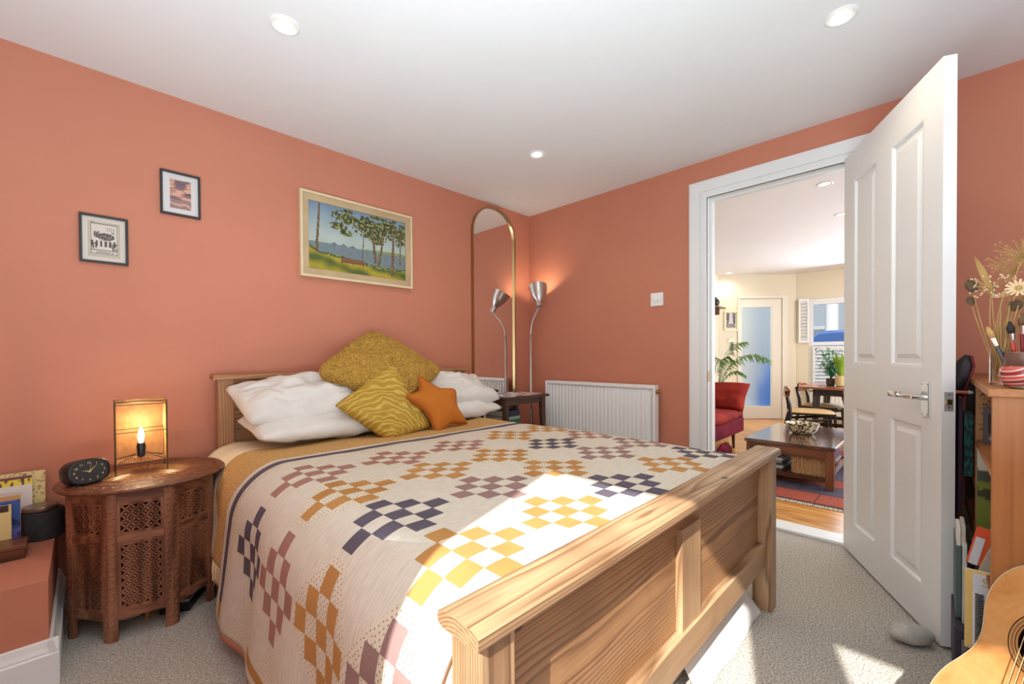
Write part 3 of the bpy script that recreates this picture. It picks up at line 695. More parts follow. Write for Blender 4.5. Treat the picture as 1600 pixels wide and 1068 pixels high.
def print2(u, v):
    if not (.2 < u < .8 and .14 < v < .86): return srgb(208, 204, 202)
    n = noise.noise(V((u*3, v*9, 2))); k = sin((v*26+3.2*noise.noise(V((u*4, v*4, 1)))+u*3))
    c = srgb(206, 158, 138) if n > .1 else (srgb(176, 128, 112) if n > -.2 else srgb(120, 96, 104))
    if v < .38: c = srgb(188, 150, 138) if k > 0 else srgb(150, 118, 112)
    if .72 < v < .85 and abs(u-.5) < .16*(1+.5*noise.noise(V((u*12, v*12, 4)))): c = srgb(110, 90, 96)
    if abs(k) < .16: c = srgb(86, 70, 72)
    return c
t2, X, w, h = picframe('framed_print', 'black framed pink and grey mountain print, upper small picture', .256, .408, 1.675, 1.879, 2.553, .009, .016, g['framebk'])
X2 = frame((.332, 2.553-.006, 1.777), (1, 0, 0), (0, 0, 1), (0, -1, 0)); canvas('print', X2, w-.016, h-.016, 90, 120, print2, t2)
# ------------------------------------------------------------------ arched mirror
mr = thing('arched_mirror', 'tall arched mirror with thin brass frame beside the room corner', 'mirror', (2.358, 2.553, .35))
XM = frame((2.358, 2.552, 0), (1, 0, 0), (0, 0, 1), (0, -1, 0)); R, zt = .2335, 2.205-.2335
out = [(-R, .35)]+[(-R*cos(pi*k/32), zt+R*sin(pi*k/32)) for k in range(33)]+[(R, .35)]
MB(XM).prism(list(reversed([(x*.985, y) for x, y in out])), .004, .010).build('mirror_glass', g['mirror'], mr)
def ringtube(poly, w, d): 
    b = MB(XM); n = len(poly); vs = []
    for i, p in enumerate(poly):
        a, c = V(poly[i-1]), V(poly[(i+1) % n]); t = (c-a).normalized(); nn = V((t.y, -t.x))
        vs += [(p[0], p[1], 0), (p[0], p[1], d), (p[0]+nn.x*w, p[1]+nn.y*w, d), (p[0]+nn.x*w, p[1]+nn.y*w, 0)]
    b.add(vs, [(4*i+k, 4*i+(k+1) % 4, 4*((i+1) % n)+(k+1) % 4, 4*((i+1) % n)+k) for i in range(n) for k in range(4)]); return b
ringtube(out, .010, .024).build('brass_frame', g['brass'], mr)
# ------------------------------------------------------------------ gooseneck floor lamp in the corner
fl = thing('floor_lamp', 'slim grey gooseneck floor lamp with brushed metal shade in the corner', 'lamp', (2.632, 2.392, 0))
autosm(MB(Matrix.Translation(V((2.632, 2.392, 0)))).lathe([(.12, 0), (.12, .008), (.11, .016), (.03, .022), (.012, .03), (.012, .05), (0, .05)], 32).build('base', g['pipe'], fl))
MB().tube([(2.632, 2.392, .03), (2.632, 2.392, 1.16)], .0085, 12).build('pole', g['pipe'], fl, smooth=True)
hb_ = V((2.596, 2.262, 1.405)); hd = V((.33, .36, .86)).normalized()
pts = []
P0, P1, P2, P3 = V((2.632, 2.392, 1.16)), V((2.632, 2.392, 1.30)), V((2.605, 2.30, 1.345)), hb_
for k in range(13): t = k/12; pts.append(P0*(1-t)**3+P1*3*t*(1-t)**2+P2*3*t*t*(1-t)+P3*t**3)
MB().tube(pts, .007, 10).build('gooseneck', g['pipe'], fl, smooth=True)
ax = hd.orthogonal().normalized(); XL = frame(hb_, ax, hd.cross(ax), hd)
autosm(MB(XL).lathe([(0, -.012), (.022, -.008), (.024, .03), (.022, .045), (.030, .055), (.050, .085), (.064, .125), (.073, .175), (.078, .19), (.0755, .19), (.070, .175), (.061, .125), (.047, .087), (.02, .06), (0, .058)], 40).build('lamp_shade', g['steel'], fl), 50)
MB(XL).lathe([(0, .06), (.014, .065), (.018, .09), (.028, .12), (.024, .145), (.012, .158), (0, .16)], 16).build('bulb', glow('warm_bulb', (1, .78, .48), 2), fl, smooth=True)
L = add_light('POINT', 'floor_lamp_light', hb_+hd*.165, .9, (1, .84, .60), shadow_soft_size=.02); L.parent = fl; base_of(L, (2.632, 2.392, 0))
MB().tube([(2.632, 2.392, .55), (2.60, 2.36, .62), (2.615, 2.36, .45), (2.64, 2.37, .25), (2.66, 2.40, .06), (2.70, 2.45, .01)], .003, 6).build('cable', g['black'], fl)
# ------------------------------------------------------------------ radiator
rd = thing('radiator', 'white ridged panel radiator under the light switch', 'radiator', (2.74, 1.81, .15))
prof = []; y = 1.345; RX = 2.708
b = MB(); ys = []; N = 28; pitch = (2.275-1.36)/N
for k in range(N):
    y0 = 1.36+k*pitch; ys += [(y0, 0), (y0+pitch*.22, .0), (y0+pitch*.34, .009), (y0+pitch*.88, .009)]
ys.append((2.275, 0))
vs = []; 
for (yy, d) in ys: vs += [(RX+d, yy, .215), (RX+d, yy, .765)]
b.add(vs, [(2*i, 2*i+2, 2*i+3, 2*i+1) for i in range(len(ys)-1)])
b.box(RX+.012, RX+.05, 1.335, 2.296, .19, .793, .004)
b.build('ribbed_panel', g['radwhite'], rd)
MB().box(RX-.006, RX+.056, 1.332, 2.298, .772, .797, .005).build('top_grille', g['radwhite'], rd)
for y0, y1 in ((1.332, 1.350), (2.282, 2.298)): MB().box(RX-.004, RX+.054, y0, y1, .19, .775, .004).build('side_cover', g['radwhite'], rd)
MB().box(RX-.003, RX+.01, 1.35, 2.28, .19, .213, .003).build('lower_edge', g['radwhite'], rd)
MB(frame((RX+.02, 1.332, .752), (1, 0, 0), (0, 0, 1), (0, -1, 0))).lathe([(.016, 0), (.016, .012), (.009, .013), (.009, .02), (0, .02)], 16).build('bleed_valve', g['brass'], rd)
for yy in (1.31, 2.32): MB().tube([(RX+.025, yy, 0), (RX+.025, yy, .22), (RX+.025, yy+(.03 if yy < 2 else -.03), .23)], .0075, 8).build('pipe', g['white'], rd)
for yy in (1.5, 2.1): MB().box(RX+.04, 2.795, yy, yy+.03, .3, .72).build('bracket', g['radwhite'], rd)
# ------------------------------------------------------------------ switch
sw = thing('light_switch', 'square white light switch plate on the wall left of the doorway', 'switch', (2.797, 1.358, 1.34))
XS = frame((2.797, 1.358, 1.386), (0, -1, 0), (0, 0, 1), (-1, 0, 0))
pl = MB(XS).box(-.045, .045, -.045, .045, 0, .009, .003).build('plate', g['radwhite'], sw)
MB(XS).lathe([(.016, .009), (.016, .020), (.013, .023), (0, .023)], 24).build('dimmer_knob', g['radwhite'], sw, smooth=False)
for x in (-.030, .030): MB(XS).lathe([(.0035, .009), (.003, .0105), (0, .0105)], 10, (x, 0, 0)).build('screw', g['pipe'], sw)
# ------------------------------------------------------------------ right bedside table with magazines and books
TZ = .712
bt = thing('bedside_table', 'small dark wood table with splayed legs below the mirror', 'table', (2.27, 2.25, 0))
MB().box(2.035, 2.505, 2.085, 2.43, TZ-.018, TZ, .004).build('tabletop', g['dark_x'], bt)
for (x0, y0, x1, y1) in ((2.06, 2.11, 2.06, 2.11), (2.44, 2.11, 2.475, 2.10), (2.075, 2.39, 2.065, 2.40), (2.44, 2.39, 2.475, 2.405)):
    b = MB(); r0, r1 = .018, .011
    b.add([(x1-r1, y1-r1, 0), (x1+r1, y1-r1, 0), (x1+r1, y1+r1, 0), (x1-r1, y1+r1, 0), (x0-r0, y0-r0, TZ-.018), (x0+r0, y0-r0, TZ-.018), (x0+r0, y0+r0, TZ-.018), (x0-r0, y0+r0, TZ-.018)], [(3, 2, 1, 0), (4, 5, 6, 7), (0, 1, 5, 4), (1, 2, 6, 5), (2, 3, 7, 6), (3, 0, 4, 7)])
    b.build('leg', g['dark_z'], bt)
for bx in ((2.06, 2.45, 2.10, 2.118), (2.06, 2.45, 2.395, 2.41), (2.055, 2.072, 2.11, 2.40), (2.44, 2.457, 2.11, 2.40)): MB().box(*bx, TZ-.058, TZ-.018).build('apron', g['dark_x'], bt)
MB().box(2.075, 2.26, 2.12, 2.39, .40, .415).build('lower_shelf', g['dark_x'], bt)
def book(x, y, z, w, d, h, rot, col, label, cat='book', group=None, page=(225, 215, 195), lab2=None):
    """flat-lying book; w along local x (spine along x at -y side), d deep, h thick"""
    t = thing('book' if cat == 'book' else cat, label, cat, (x, y, z), group); Xb = rotz((x, y, z), rot)
    MB(Xb).box(-w/2+.003, w/2-.003, -d/2+.004, d/2-.003, .0015, h-.0015).build('pages', paint(*page, .8), t)
    c = MB(Xb); c.box(-w/2, w/2, -d/2, d/2, 0, .002); c.box(-w/2, w/2, -d/2, d/2, h-.002, h); c.box(-w/2, w/2, -d/2, -d/2+.003, .002, h-.002); c.build('cover', paint(*col, .45), t)
    return t
zz = .416
for i, (c, h, lb, w_, d_) in enumerate((((214, 206, 196), .045, 'thick off-white book at the bottom of the stack under the bedside table', .17, .22), ((196, 62, 56), .030, 'red-spined book in the stack under the bedside table', .17, .21), ((224, 216, 204), .018, 'thin white book above the red one under the bedside table', .165, .21), ((60, 96, 80), .034, 'dark green book in the stack under the bedside table', .16, .2), ((140, 176, 150), .020, 'pale green book in the stack under the bedside table', .16, .2), ((44, 52, 70), .042, 'navy book topmost of the stack under the bedside table', .15, .2))):
    book(2.165+(.004 if i % 2 else -.004), 2.25, zz, w_, d_, h, (i-2)*.02, c, lb); zz += h+.0005
def magazine(x, y, z, w, d, rot, fn, label, h=.004):
    t = thing('magazine', label, 'magazine', (x, y, z)); Xb = rotz((x, y, z), rot)
    MB(Xb).box(-w/2, w/2, -d/2, d/2, 0, h).build('pages', paint(222, 216, 208, .6), t)
    Xc = Xb @ Matrix.Translation(V((0, 0, h+.0004))); canvas('cover', Xc, w, d, 24, 30, fn, t); return t
def magf(c1, c2, s=3):
    def f(u, v): n = noise.noise(V((u*s, v*s, s))); return srgb(*c1) if n > .02 else srgb(*c2)
    return f
magazine(2.36, 2.22, TZ, .20, .20, .25, magf((222, 212, 208), (196, 84, 74)), 'red and white magazine lying nearest on the bedside table')
magazine(2.24, 2.30, TZ, .21, .17, -.2, magf((216, 216, 220), (120, 124, 134)), 'grey magazine lying under the mirror on the bedside table', .006)
magazine(2.17, 2.21, TZ, .15, .16, .5, magf((228, 224, 218), (70, 76, 92)), 'pale folded leaflet at the back of the bedside table', .003)
t = thing('card_cup', 'tan cardboard cup on the bedside table beside the pillow', 'cup', (2.075, 2.30, TZ+.0))
autosm(MB(Matrix.Translation(V((2.075, 2.30, TZ)))).lathe([(.032, 0), (.040, .05), (.037, .05), (.03, .004), (0, .004)], 24).build('cup_body', paint(196, 158, 108, .8), t))
t = MB().tube([(2.055, 2.33, TZ+.006), (2.035, 2.44, TZ+.125)], .006, 8).build('rod', g['black'], None, label='short black rod leaning against the mirror above the table', category='rod')
t = thing('trainer', 'red shoe on the floor behind the bedside table legs', 'shoe', (2.60, 2.30, 0)); 
XX = rotz((2.60, 2.28, 0), .5)
b = MB(XX); b.grid(lambda u, v: (.045*cos(2*pi*u)*(1-.25*v)*(1), .11*sin(2*pi*u)*(1-.15*v), .02+.07*v), 20, 5); b.add([(0, 0, .092)], []); b.build('upper', paint(150, 40, 48), t, smooth=True)
MB(XX).prism([(.048*cos(k*pi/10), .115*sin(k*pi/10)) for k in range(20)], 0, .022).build('sole', paint(220, 214, 206), t)
# ------------------------------------------------------------------ octagonal carved side table
CT = V((.172, 2.243, 0)); TT = .545
ct = thing('carved_side_table', 'round-topped carved dark wood folding side table left of the bed', 'table', CT)
tb = MB(Matrix.Translation(CT)); tb.lathe([(0, TT-.022), (.235, TT-.022), (.256, TT-.016), (.262, TT-.008), (.258, TT-.002), (.250, TT), (.243, TT-.0015), (.238, TT+.0005), (.205, TT+.0005), (.201, TT-.001), (.197, TT+.0005), (.150, TT), (.147, TT-.0015), (.143, TT), (0, TT)], 72)
top = autosm(tb.build('tabletop', g['carvedtop'], ct), 30)
# raised relief: scallops round the rim and radiating petals
b = MB(Matrix.Translation(CT+V((0, 0, TT))))
for k in range(48):
    a = 2*pi*k/48; c, s = cos(a), sin(a); R1 = .221
    pts = [(R1*c+(.011*cos(q)*c-.008*sin(q)*s), R1*s+(.011*cos(q)*s+.008*sin(q)*c), .0014) for q in [i*pi/3 for i in range(6)]]
    cen = (R1*c, R1*s, .0042); m0 = len(pts); b.add(pts+[cen], [(i, (i+1) % 6, 6) for i in range(6)])
b.build('rim_carving', g['carvedtop'], top, kind='stuff')
b = MB(Matrix.Translation(CT+V((0, 0, TT))))
for k in range(32):
    a = 2*pi*k/32; f = lambda r, da, z: (r*cos(a+da), r*sin(a+da), z)
    b.add([f(.035, 0, .0005), f(.09, -.075, .0005), f(.135, -.05, .0005), f(.141, 0, .0008), f(.135, .05, .0005), f(.09, .075, .0005), f(.095, 0, .0048)], [(0, 1, 6), (1, 2, 6), (2, 3, 6), (3, 4, 6), (4, 5, 6), (5, 0, 6)])
b.build('sunburst_carving', noisy('brass_inlay', srgb(176, 128, 74), srgb(140, 94, 54), 60, .35, .2, .001), top, kind='stuff', label='paler sunburst carved in the table centre')
ap = .215; side = 2*ap*math.tan(pi/8); hw = side/2
a0 = atan2(-.986, -.165)
def panel(k):
    a = a0+k*pi/4; nrm = V((cos(a), sin(a), 0)); tg = V((-sin(a), cos(a), 0))
    X = frame(CT+nrm*ap, tg, V((0, 0, 1)), nrm); H = TT-.022; sub = MB(X)
    root = MB(X).box(-hw, -hw+.024, 0, H, -.016, 0, .002).build('carved_panel', g['carved_z'], ct)
    MB(X).box(hw-.024, hw, 0, H, -.016, 0, .002).build('stile', g['carved_z'], root)
    for z0, z1 in ((.075, .105), (.345, .372), (H-.035, H)): MB(X).box(-hw+.024, hw-.024, z0, z1, -.014, -.002, .0015).build('rail', g['carved_x'], root)
    # vine relief on the stiles
    vb = MB(X)
    for s in (-1, 1):
        for q in range(int(H/.022)):
            zc = .02+q*.022; cx = s*(hw-.012)+.003*(1 if q % 2 else -1)
            vb.add([(cx-.006, zc-.007, .0), (cx+.006, zc-.004, .0), (cx+.004, zc+.007, .0), (cx-.005, zc+.004, .0), (cx, zc, .0035)], [(0, 1, 4), (1, 2, 4), (2, 3, 4), (3, 0, 4)])
    vb.build('vine_carving', g['carved_z'], root, kind='stuff')
    for (z0, z1) in ((.105, .345), (.372, H-.035)):
        lb = MB(X); x0, x1 = -hw+.024, hw-.024; pad = .010
        for (a_, b_, c_, d_) in ((x0, x1, z0, z0+pad), (x0, x1, z1-pad, z1), (x0, x0+pad, z0+pad, z1-pad), (x1-pad, x1, z0+pad, z1-pad)): lb.box(a_, b_, c_, d_, -.012, -.004)
        x0 += pad; x1 -= pad; z0 += pad; z1 -= pad; W, Hh = x1-x0, z1-z0; p = W/4.0; m_ = max(2, round(Hh/p)); ph = Hh/m_
        th_ = .0032
        def bar(xa, za, xb, zb):
            d = V((xb-xa, zb-za)); l = d.length; d /= l; n_ = V((-d.y, d.x))*th_
            lb.prism([(xa-n_.x, za-n_.y), (xb-n_.x, zb-n_.y), (xb+n_.x, zb+n_.y), (xa+n_.x, za+n_.y)], -.011, -.0055)
        for i in range(-m_, 5):
            for sgn in (1, -1):
                # lines through lattice: x/p - z/ph = i   or  x/p + z/ph = i + m_
                pts = []
                for xx in (0, 4):
                    zz_ = (xx-i) if sgn == 1 else (i+m_-xx)
                    pts.append((xx, zz_))
                (xa, za), (xb, zb) = pts
                # clip z to 0..m_
                def cl(xa, za, xb, zb):
                    if max(za, zb) <= 0 or min(za, zb) >= m_: return None
                    o = []
                    for (x_, z_) in ((xa, za), (xb, zb)):
                        zc = max(0, min(m_, z_)); o.append((xa+(xb-xa)*(zc-za)/(zb-za), zc))
                    return o
                r_ = cl(xa, za, xb, zb)
                if r_ and abs(r_[0][0]-r_[1][0]) > .05: bar(x0+r_[0][0]*p, z0+r_[0][1]*ph, x0+r_[1][0]*p, z0+r_[1][1]*ph)
        for i in range(9):   # little cusps half way along each bar make the quatrefoil openings
            for j in range(2*m_+1):
                if (i+j) % 2 == 1:
                    cx, cz = x0+i*p/2, z0+j*ph/2; q = .0058
                    if x0+q < cx < x1-q and z0+q < cz < z1-q: lb.prism([(cx-q, cz), (cx, cz-q), (cx+q, cz), (cx, cz+q)], -.011, -.005)
                elif i % 2 == 0 and j % 2 == 0:
                    pass
        lb.build('fretwork_screen', g['carved_z'], root)
for k in range(8): panel(k)
# hinges where panels fold
for zc in (.15, .44):
    a = a0+pi/8; v_ = V((cos(a), sin(a), 0)); MB().tube([CT+v_*(ap/cos(pi/8)+.001)+V((0, 0, zc-.015)), CT+v_*(ap/cos(pi/8)+.001)+V((0, 0, zc+.015))], .003, 8).build('hinge', g['brass'], ct)
# things pushed beneath / inside it
t = thing('plastic_bag', 'white plastic bundle on the floor inside the carved side table', 'bag', (.11, 2.20, 0))
MB(Matrix.Translation(V((.115, 2.20, .03)))).grid(lambda u, v: V((.055*cos(2*pi*u)*sin(pi*v), .045*sin(2*pi*u)*sin(pi*v), .03*cos(pi*v)))*(1+.12*noise.noise(V((u*6, v*5, 0)))), 24, 12).build('bundle', paint(226, 222, 216, .5), t, smooth=True)
def slab(name, label, cat, x, y, z, w, d, h, rot, m, **k): return MB(rotz((x, y, z), rot)).box(-w/2, w/2, -d/2, d/2, 0, h, .002).build(name, m, None, label=label, category=cat)
slab('stored_frame', 'pale wooden frame stored upright inside the carved side table', 'frame', .195, 2.19, 0, .012, .14, .06, -.6, g['straw'])
slab('stored_frame', 'second stored wooden frame leaning nearer the front of the carved side table', 'frame', .02, 2.27, 0, .012, .14, .09, .3, g['straw'])
slab('black_case', 'flat black case lying on the carpet under the carved side table', 'case', .285, 2.20, 0, .10, .20, .03, -.5, g['black'])
slab('silver_case', 'thin silver case stored on top of the black one', 'case', .285, 2.20, .031, .09, .18, .014, -.5, paint(170, 172, 176, .35))
slab('storage_box', 'dark fabric box pushed beneath the bed by the side table', 'box', .53, 2.08, 0, .22, .40, .15, 0, g['blackmat'])
slab('storage_box', 'second dark fabric box farther beneath the bed', 'box', .53, 1.62, 0, .22, .40, .12, .05, g['blackmat'])
# ------------------------------------------------------------------ table lamp of upright rods
LC = V((.158, 2.285, TT+.001)); lw, ld, lh = .155, .12, .285
tl = thing('table_lamp', 'lit box-shaped table lamp of thin bamboo rods in a black wire frame', 'lamp', LC)
XL = rotz(LC, -.02)
w2, d2 = lw/2, ld/2
for x in (-w2, w2):
    for y in (-d2, d2): MB(XL).tube([(x, y, -.0005), (x, y, lh)], .0028, 6).build('wire_post', g['wire'], tl)
for z in (.045, .165, lh-.012, lh):
    b = MB(XL)
    for a_, c_ in (((-w2, -d2), (w2, -d2)), ((w2, -d2), (w2, d2)), ((w2, d2), (-w2, d2)), ((-w2, d2), (-w2, -d2))): b.tube([(*a_, z), (*c_, z)], .002, 6)
    b.build('wire_hoop', g['wire'], tl)
b = MB(XL)
for x in (-.04, .04): b.tube([(x*1.9, -d2, .045), (x*.4, 0, .07), (x*1.9, d2, .045)], .002, 5)
b.build('bulb_bracket', g['wire'], tl)
b = MB(XL)
for k in range(30): x = -w2+.004+k*(lw-.008)/29; b.tube([(x, d2+.001, .042), (x, d2+.001, lh-.004)], .0013, 5)
for sx_ in (-1, 1):
    for k in range(9): y = -d2*.1+k*(d2*1.05)/8; b.tube([(sx_*(w2+.001), y, .042), (sx_*(w2+.001), y, lh-.004)], .0013, 5)
for k in range(30): x = -w2+.003+k*(lw-.006)/29; b.tube([(x, -d2, lh+.001), (x, d2, lh+.001)], .0013, 5); b.tube([(x, -d2, .045), (x, d2, .045)], .0010, 5)
b.build('bamboo_rods', noisy('bamboo', srgb(214, 166, 96), srgb(180, 128, 66), 40, .5), tl, kind='stuff')
autosm(MB(XL).lathe([(.006, .055), (.013, .06), (.015, .10), (.012, .112), (0, .112)], 14).build('bulb_holder', g['black'], tl))
MB(XL).lathe([(.006, .112), (.010, .126), (.0115, .142), (.008, .160), (.003, .174), (0, .176)], 16).build('candle_bulb', glow('filament_bulb', (1, .66, .30), 6), tl, smooth=True)
L = add_light('POINT', 'table_lamp_light', LC+V((0, 0, .188)), .8, (1, .78, .50), shadow_soft_size=.006); L.parent = tl; base_of(L, LC)
bpy.data.objects['candle_bulb'].visible_shadow = True
# ------------------------------------------------------------------ alarm clock
ck = thing('alarm_clock', 'black oval retro alarm clock with gold hands and numerals', 'clock', (.006, 2.165, TT))
rotc = -.04
nv = V((.42, -.90, .12)).normalized(); rx = V((0, 0, 1)).cross(nv).normalized(); ry = nv.cross(rx); 
CC = V((.006, 2.172, TT+.048)); XC = frame(CC, rx, ry, nv)
def sup(a, b_, n_, N=40): return [(a*abs(cos(t))**(2/n_)*(1 if cos(t) >= 0 else -1), b_*abs(sin(t))**(2/n_)*(1 if sin(t) >= 0 else -1)) for t in [2*pi*k/N for k in range(N)]]
b = MB(XC); vs = []; secs = [(.90, -.055), (.97, -.05), (1, -.03), (1, .0), (.97, .006), (.90, .008), (.88, .004)]
for s, z in secs: vs += [(x*s, y*s, z) for x, y in sup(.062, .045, 2.7)]
N = 40; b.add(vs, [(i*N+k, i*N+(k+1) % N, (i+1)*N+(k+1) % N, (i+1)*N+k) for i in range(len(secs)-1) for k in range(N)]+[tuple(range(N-1, -1, -1))])
autosm(b.build('clock_case', g['black'], ck), 50)
MB(XC).prism([(x*.89, y*.89) for x, y in sup(.062, .045, 2.7)], .0, .0045).build('dial', mat('dial_black', (.02, .02, .022), .5), ck)
gi = paint(222, 196, 128, .5)
for hnum in range(1, 13):
    a = pi/2-hnum*pi/6; text(str(hnum), .011, XC @ Matrix.Translation(V((.043*cos(a), .030*sin(a), .0052))), gi, ck, 'numeral')
def hand(L_, a, w_): 
    c, s = cos(a), sin(a); MB(XC).prism([(-w_*s*.5*-1, -w_*c*.5), (L_*c, L_*s), (w_*s*-.5, w_*c*.5), (-.006*c, -.006*s)], .0056, .0062).build('clock_hand', gi, ck)
hand(.022, radians(165), .004); hand(.033, radians(42), .003); hand(.03, radians(75), .0012)
MB(XC).lathe([(.0025, .006), (0, .007)], 10).build('hub', gi, ck)
for x in (-.03, .03): MB(XC).box(x-.006, x+.006, -.049, -.043, -.045, -.005).build('foot', g['black'], ck)
# ------------------------------------------------------------------ things on the boxed ledge
LZ = .326
sp = thing('speaker', 'round black fabric smart speaker on the orange ledge', 'speaker', (-.118, 2.40, LZ))
autosm(MB(Matrix.Translation(V((-.118, 2.40, LZ)))).lathe([(.055, 0), (.058, .004), (.058, .098), (.054, .104), (0, .104)], 40).build('body', g['blackmat'], sp))
autosm(MB(Matrix.Translation(V((-.124, 2.395, LZ+.105)))).lathe([(.044, 0), (.048, .004), (.048, .014), (.045, .018), (0, .018)], 40).build('top_disc', noisy('brushed_wood_metal', srgb(150, 128, 112), srgb(120, 100, 88), 40, .3, metal=.6), sp))
def cover(name, label, cat, x0, x1, y, z0, z1, th, fn, tilt=0.0, page=(220, 210, 190)):
    t = thing(name, label, cat, ((x0+x1)/2, y, z0)); X = frame(((x0+x1)/2, y, z0), (1, 0, 0), V((0, sin(tilt), cos(tilt))), V((0, -cos(tilt), sin(tilt))))
    MB(X).box(-(x1-x0)/2, (x1-x0)/2, 0, z1-z0, -th, 0, .0008).build('board', paint(*page), t)
    canvas('front_cover', X @ Matrix.Translation(V((0, (z1-z0)/2, .0006))), x1-x0, z1-z0, 60, 60, fn, t); return t
cover('map_card', 'yellow vintage map card standing at the back of the ledge', 'card', -.34, -.115, 2.47, LZ, .566, .004, lambda u, v: srgb(120, 96, 56) if abs(sin(u*30+6*noise.noise(V((u*5, v*7, 1))))) < .12 or abs(noise.noise(V((u*6, v*6, 3)))) < .02 else srgb(222, 200, 140), .06)
def magc(u, v):
    if v > .95: return srgb(110, 50, 60)
    if v > .86: return srgb(226, 202, 60) if noise.noise(V((u*20, v*9, 1))) > -.25 else srgb(60, 50, 40)
    if u < .82 and v < .62: return srgb(208, 70, 52) if not (.3 < u < .72 and .16 < v < .5) else srgb(150, 130, 120)
    return srgb(220, 212, 208)
cover('picture_book', 'white and red picture book leaning at the back of the ledge', 'book', -.33, -.147, 2.43, LZ, .558, .008, magc, .07)
def bluec(u, v):
    if v > .9: return srgb(196, 150, 96)
    n = noise.noise(V((u*5, v*6, 2)))
    return srgb(60, 92, 160) if v > .35 and n > -.15 else (srgb(112, 104, 176) if n > -.1 else srgb(40, 50, 98))
cover('paperback', 'blue and purple paperback standing on the ledge', 'book', -.29, -.170, 2.33, LZ, .513, .016, bluec, .05)
def yelc(u, v):
    if v > .86: return srgb(70, 40, 30) if .5 < u < .95 else srgb(222, 196, 120)
    return srgb(232, 208, 140) if u > .6 or v > .72 else srgb(230, 226, 220)
cover('paperback', 'yellow and white booklet standing in front of the blue paperback', 'book', -.29, -.188, 2.29, LZ, .490, .010, yelc, .05)
wb = thing('wooden_box', 'dark polished wooden box at the front of the ledge', 'box', (-.24, 2.26, LZ))
MB().box(-.34, -.15, 2.185, 2.275, LZ, LZ+.032, .002).build('box_base', g['walnut_x'], wb)
MB().box(-.345, -.145, 2.18, 2.28, LZ+.034, LZ+.050, .004).build('box_lid', g['walnut_x'], wb)
# ------------------------------------------------------------------ box and cloth under the bed, pebble
sb = thing('underbed_box', 'pale grey lidded storage box under the foot of the bed', 'box', (1.42, .75, 0))
MB().box(1.20, 1.835, .555, 1.0, 0, .155, .01).build('box_body', paint(206, 210, 208, .4), sb)
MB().box(1.19, 1.843, .548, 1.01, .156, .172, .006).build('box_lid', paint(222, 226, 224, .4), sb)
b = MB()
def clothf(u, v):
    x = 1.25+u*.585; wv_ = .004*sin(u*9)+.002*sin(u*23+1)
    return V((x, .545-.075*v**1.6+wv_*v, .118*(1-v)*(1-.25*u*0)+.0025))
b.grid(clothf, 60, 14); b.v = [tuple(p) for p in b.v]
o = b.build('white_cloth', g['pillow'], None, smooth=True, label='white cotton cloth draped over the box under the footboard', category='cloth')
sm = o.modifiers.new('thick', 'SOLIDIFY'); sm.thickness = .004; sm.offset = -1
st = MB(rotz((2.0, .056, .034), -.95)).grid(lambda u, v: V((.070*cos(2*pi*u)*sin(pi*v)*(1+.1*cos(2*pi*u)), .040*sin(2*pi*u)*sin(pi*v), .033*cos(pi*v)))*(1+.10*noise.noise(V((cos(2*pi*u)*1.5, sin(2*pi*u)*1.5, v*2)))), 36, 20)
st.build('pebble_doorstop', g['stone'], None, smooth=True, label='flat grey veined pebble holding the door open', category='stone')
# ------------------------------------------------------------------ bookcase behind the door
bc = thing('bookcase', 'orange-brown wooden bookcase behind the open door', 'bookcase', (2.18, -.26, 0))
BY0, BY1, BH = -.40, -.103, .914
MB().box(1.580, 1.600, BY0, BY1, 0, BH-.02, .0015).build('end_panel', g['shelf_z'], bc)
MB().box(2.150, 2.168, BY0, BY1, 0, BH-.02, .001).build('divider', noisy('stencilled_board', srgb(196, 150, 96), srgb(176, 128, 78), 14, .6), bc, label='paler board with faded dark stencilled marks')
def stencil(u, v):
    if .12 < u < .62 and (.45 < v < .93 or .16 < v < .30) and noise.noise(V((u*7, v*16, 3)))+.5*noise.noise(V((u*20, v*30, 1))) > .12: return srgb(112, 80, 54)
    return srgb(190, 146, 94)
canvas('stencilled_marks', frame((2.1493, -.130, .80), (0, -1, 0), (0, 0, 1), (-1, 0, 0)), .05, .18, 30, 60, stencil, bpy.data.objects['divider'])
MB().box(2.775, 2.793, BY0, BY1, 0, BH-.02, .001).build('end_panel', g['dark_z'], bc)
MB().box(1.572, 2.795, BY0, BY1+.008, BH-.02, BH, .003).build('top_board', g['shelf_x'], bc)
MB().box(1.60, 2.775, BY0, BY0+.008, .05, BH-.02).build('back_panel', g['dark_x'], bc)
for x0, x1, zs in ((1.60, 2.15, (.05, .40, .705)), (2.168, 2.775, (.05, .36, .545))):
    for z in zs: MB().box(x0, x1, BY0+.008, BY1-.001, z-.018, z, .001).build('shelf', g['shelf_x'], bc)
def upright(name, label, cat, x, y0, y1, z0, z1, th, col, fn=None, rough=.5):
    """thin upright thing whose broad face looks along -x"""
    t = thing(name, label, cat, (x, (y0+y1)/2, z0)); MB().box(x, x+th, y0, y1, z0, z1, .001).build('cover', paint(*col, rough), t)
    if fn: canvas('picture', frame((x-.0006, (y0+y1)/2, (z0+z1)/2), (0, -1, 0), (0, 0, 1), (-1, 0, 0)), y1-y0, z1-z0, 30, 40, fn, t)
    return t
upright('cassette_recorder', 'small dark radio standing on the top shelf of the bookcase', 'radio', 2.06, -.19, -.117, .706, .825, .03, (60, 58, 62), lambda u, v: srgb(180, 176, 170) if hypot((u-.25)*.6, v-.16) < .06 else (srgb(40, 40, 44) if .12 < u < .5 and .3 < v < .85 else srgb(86, 84, 90)))
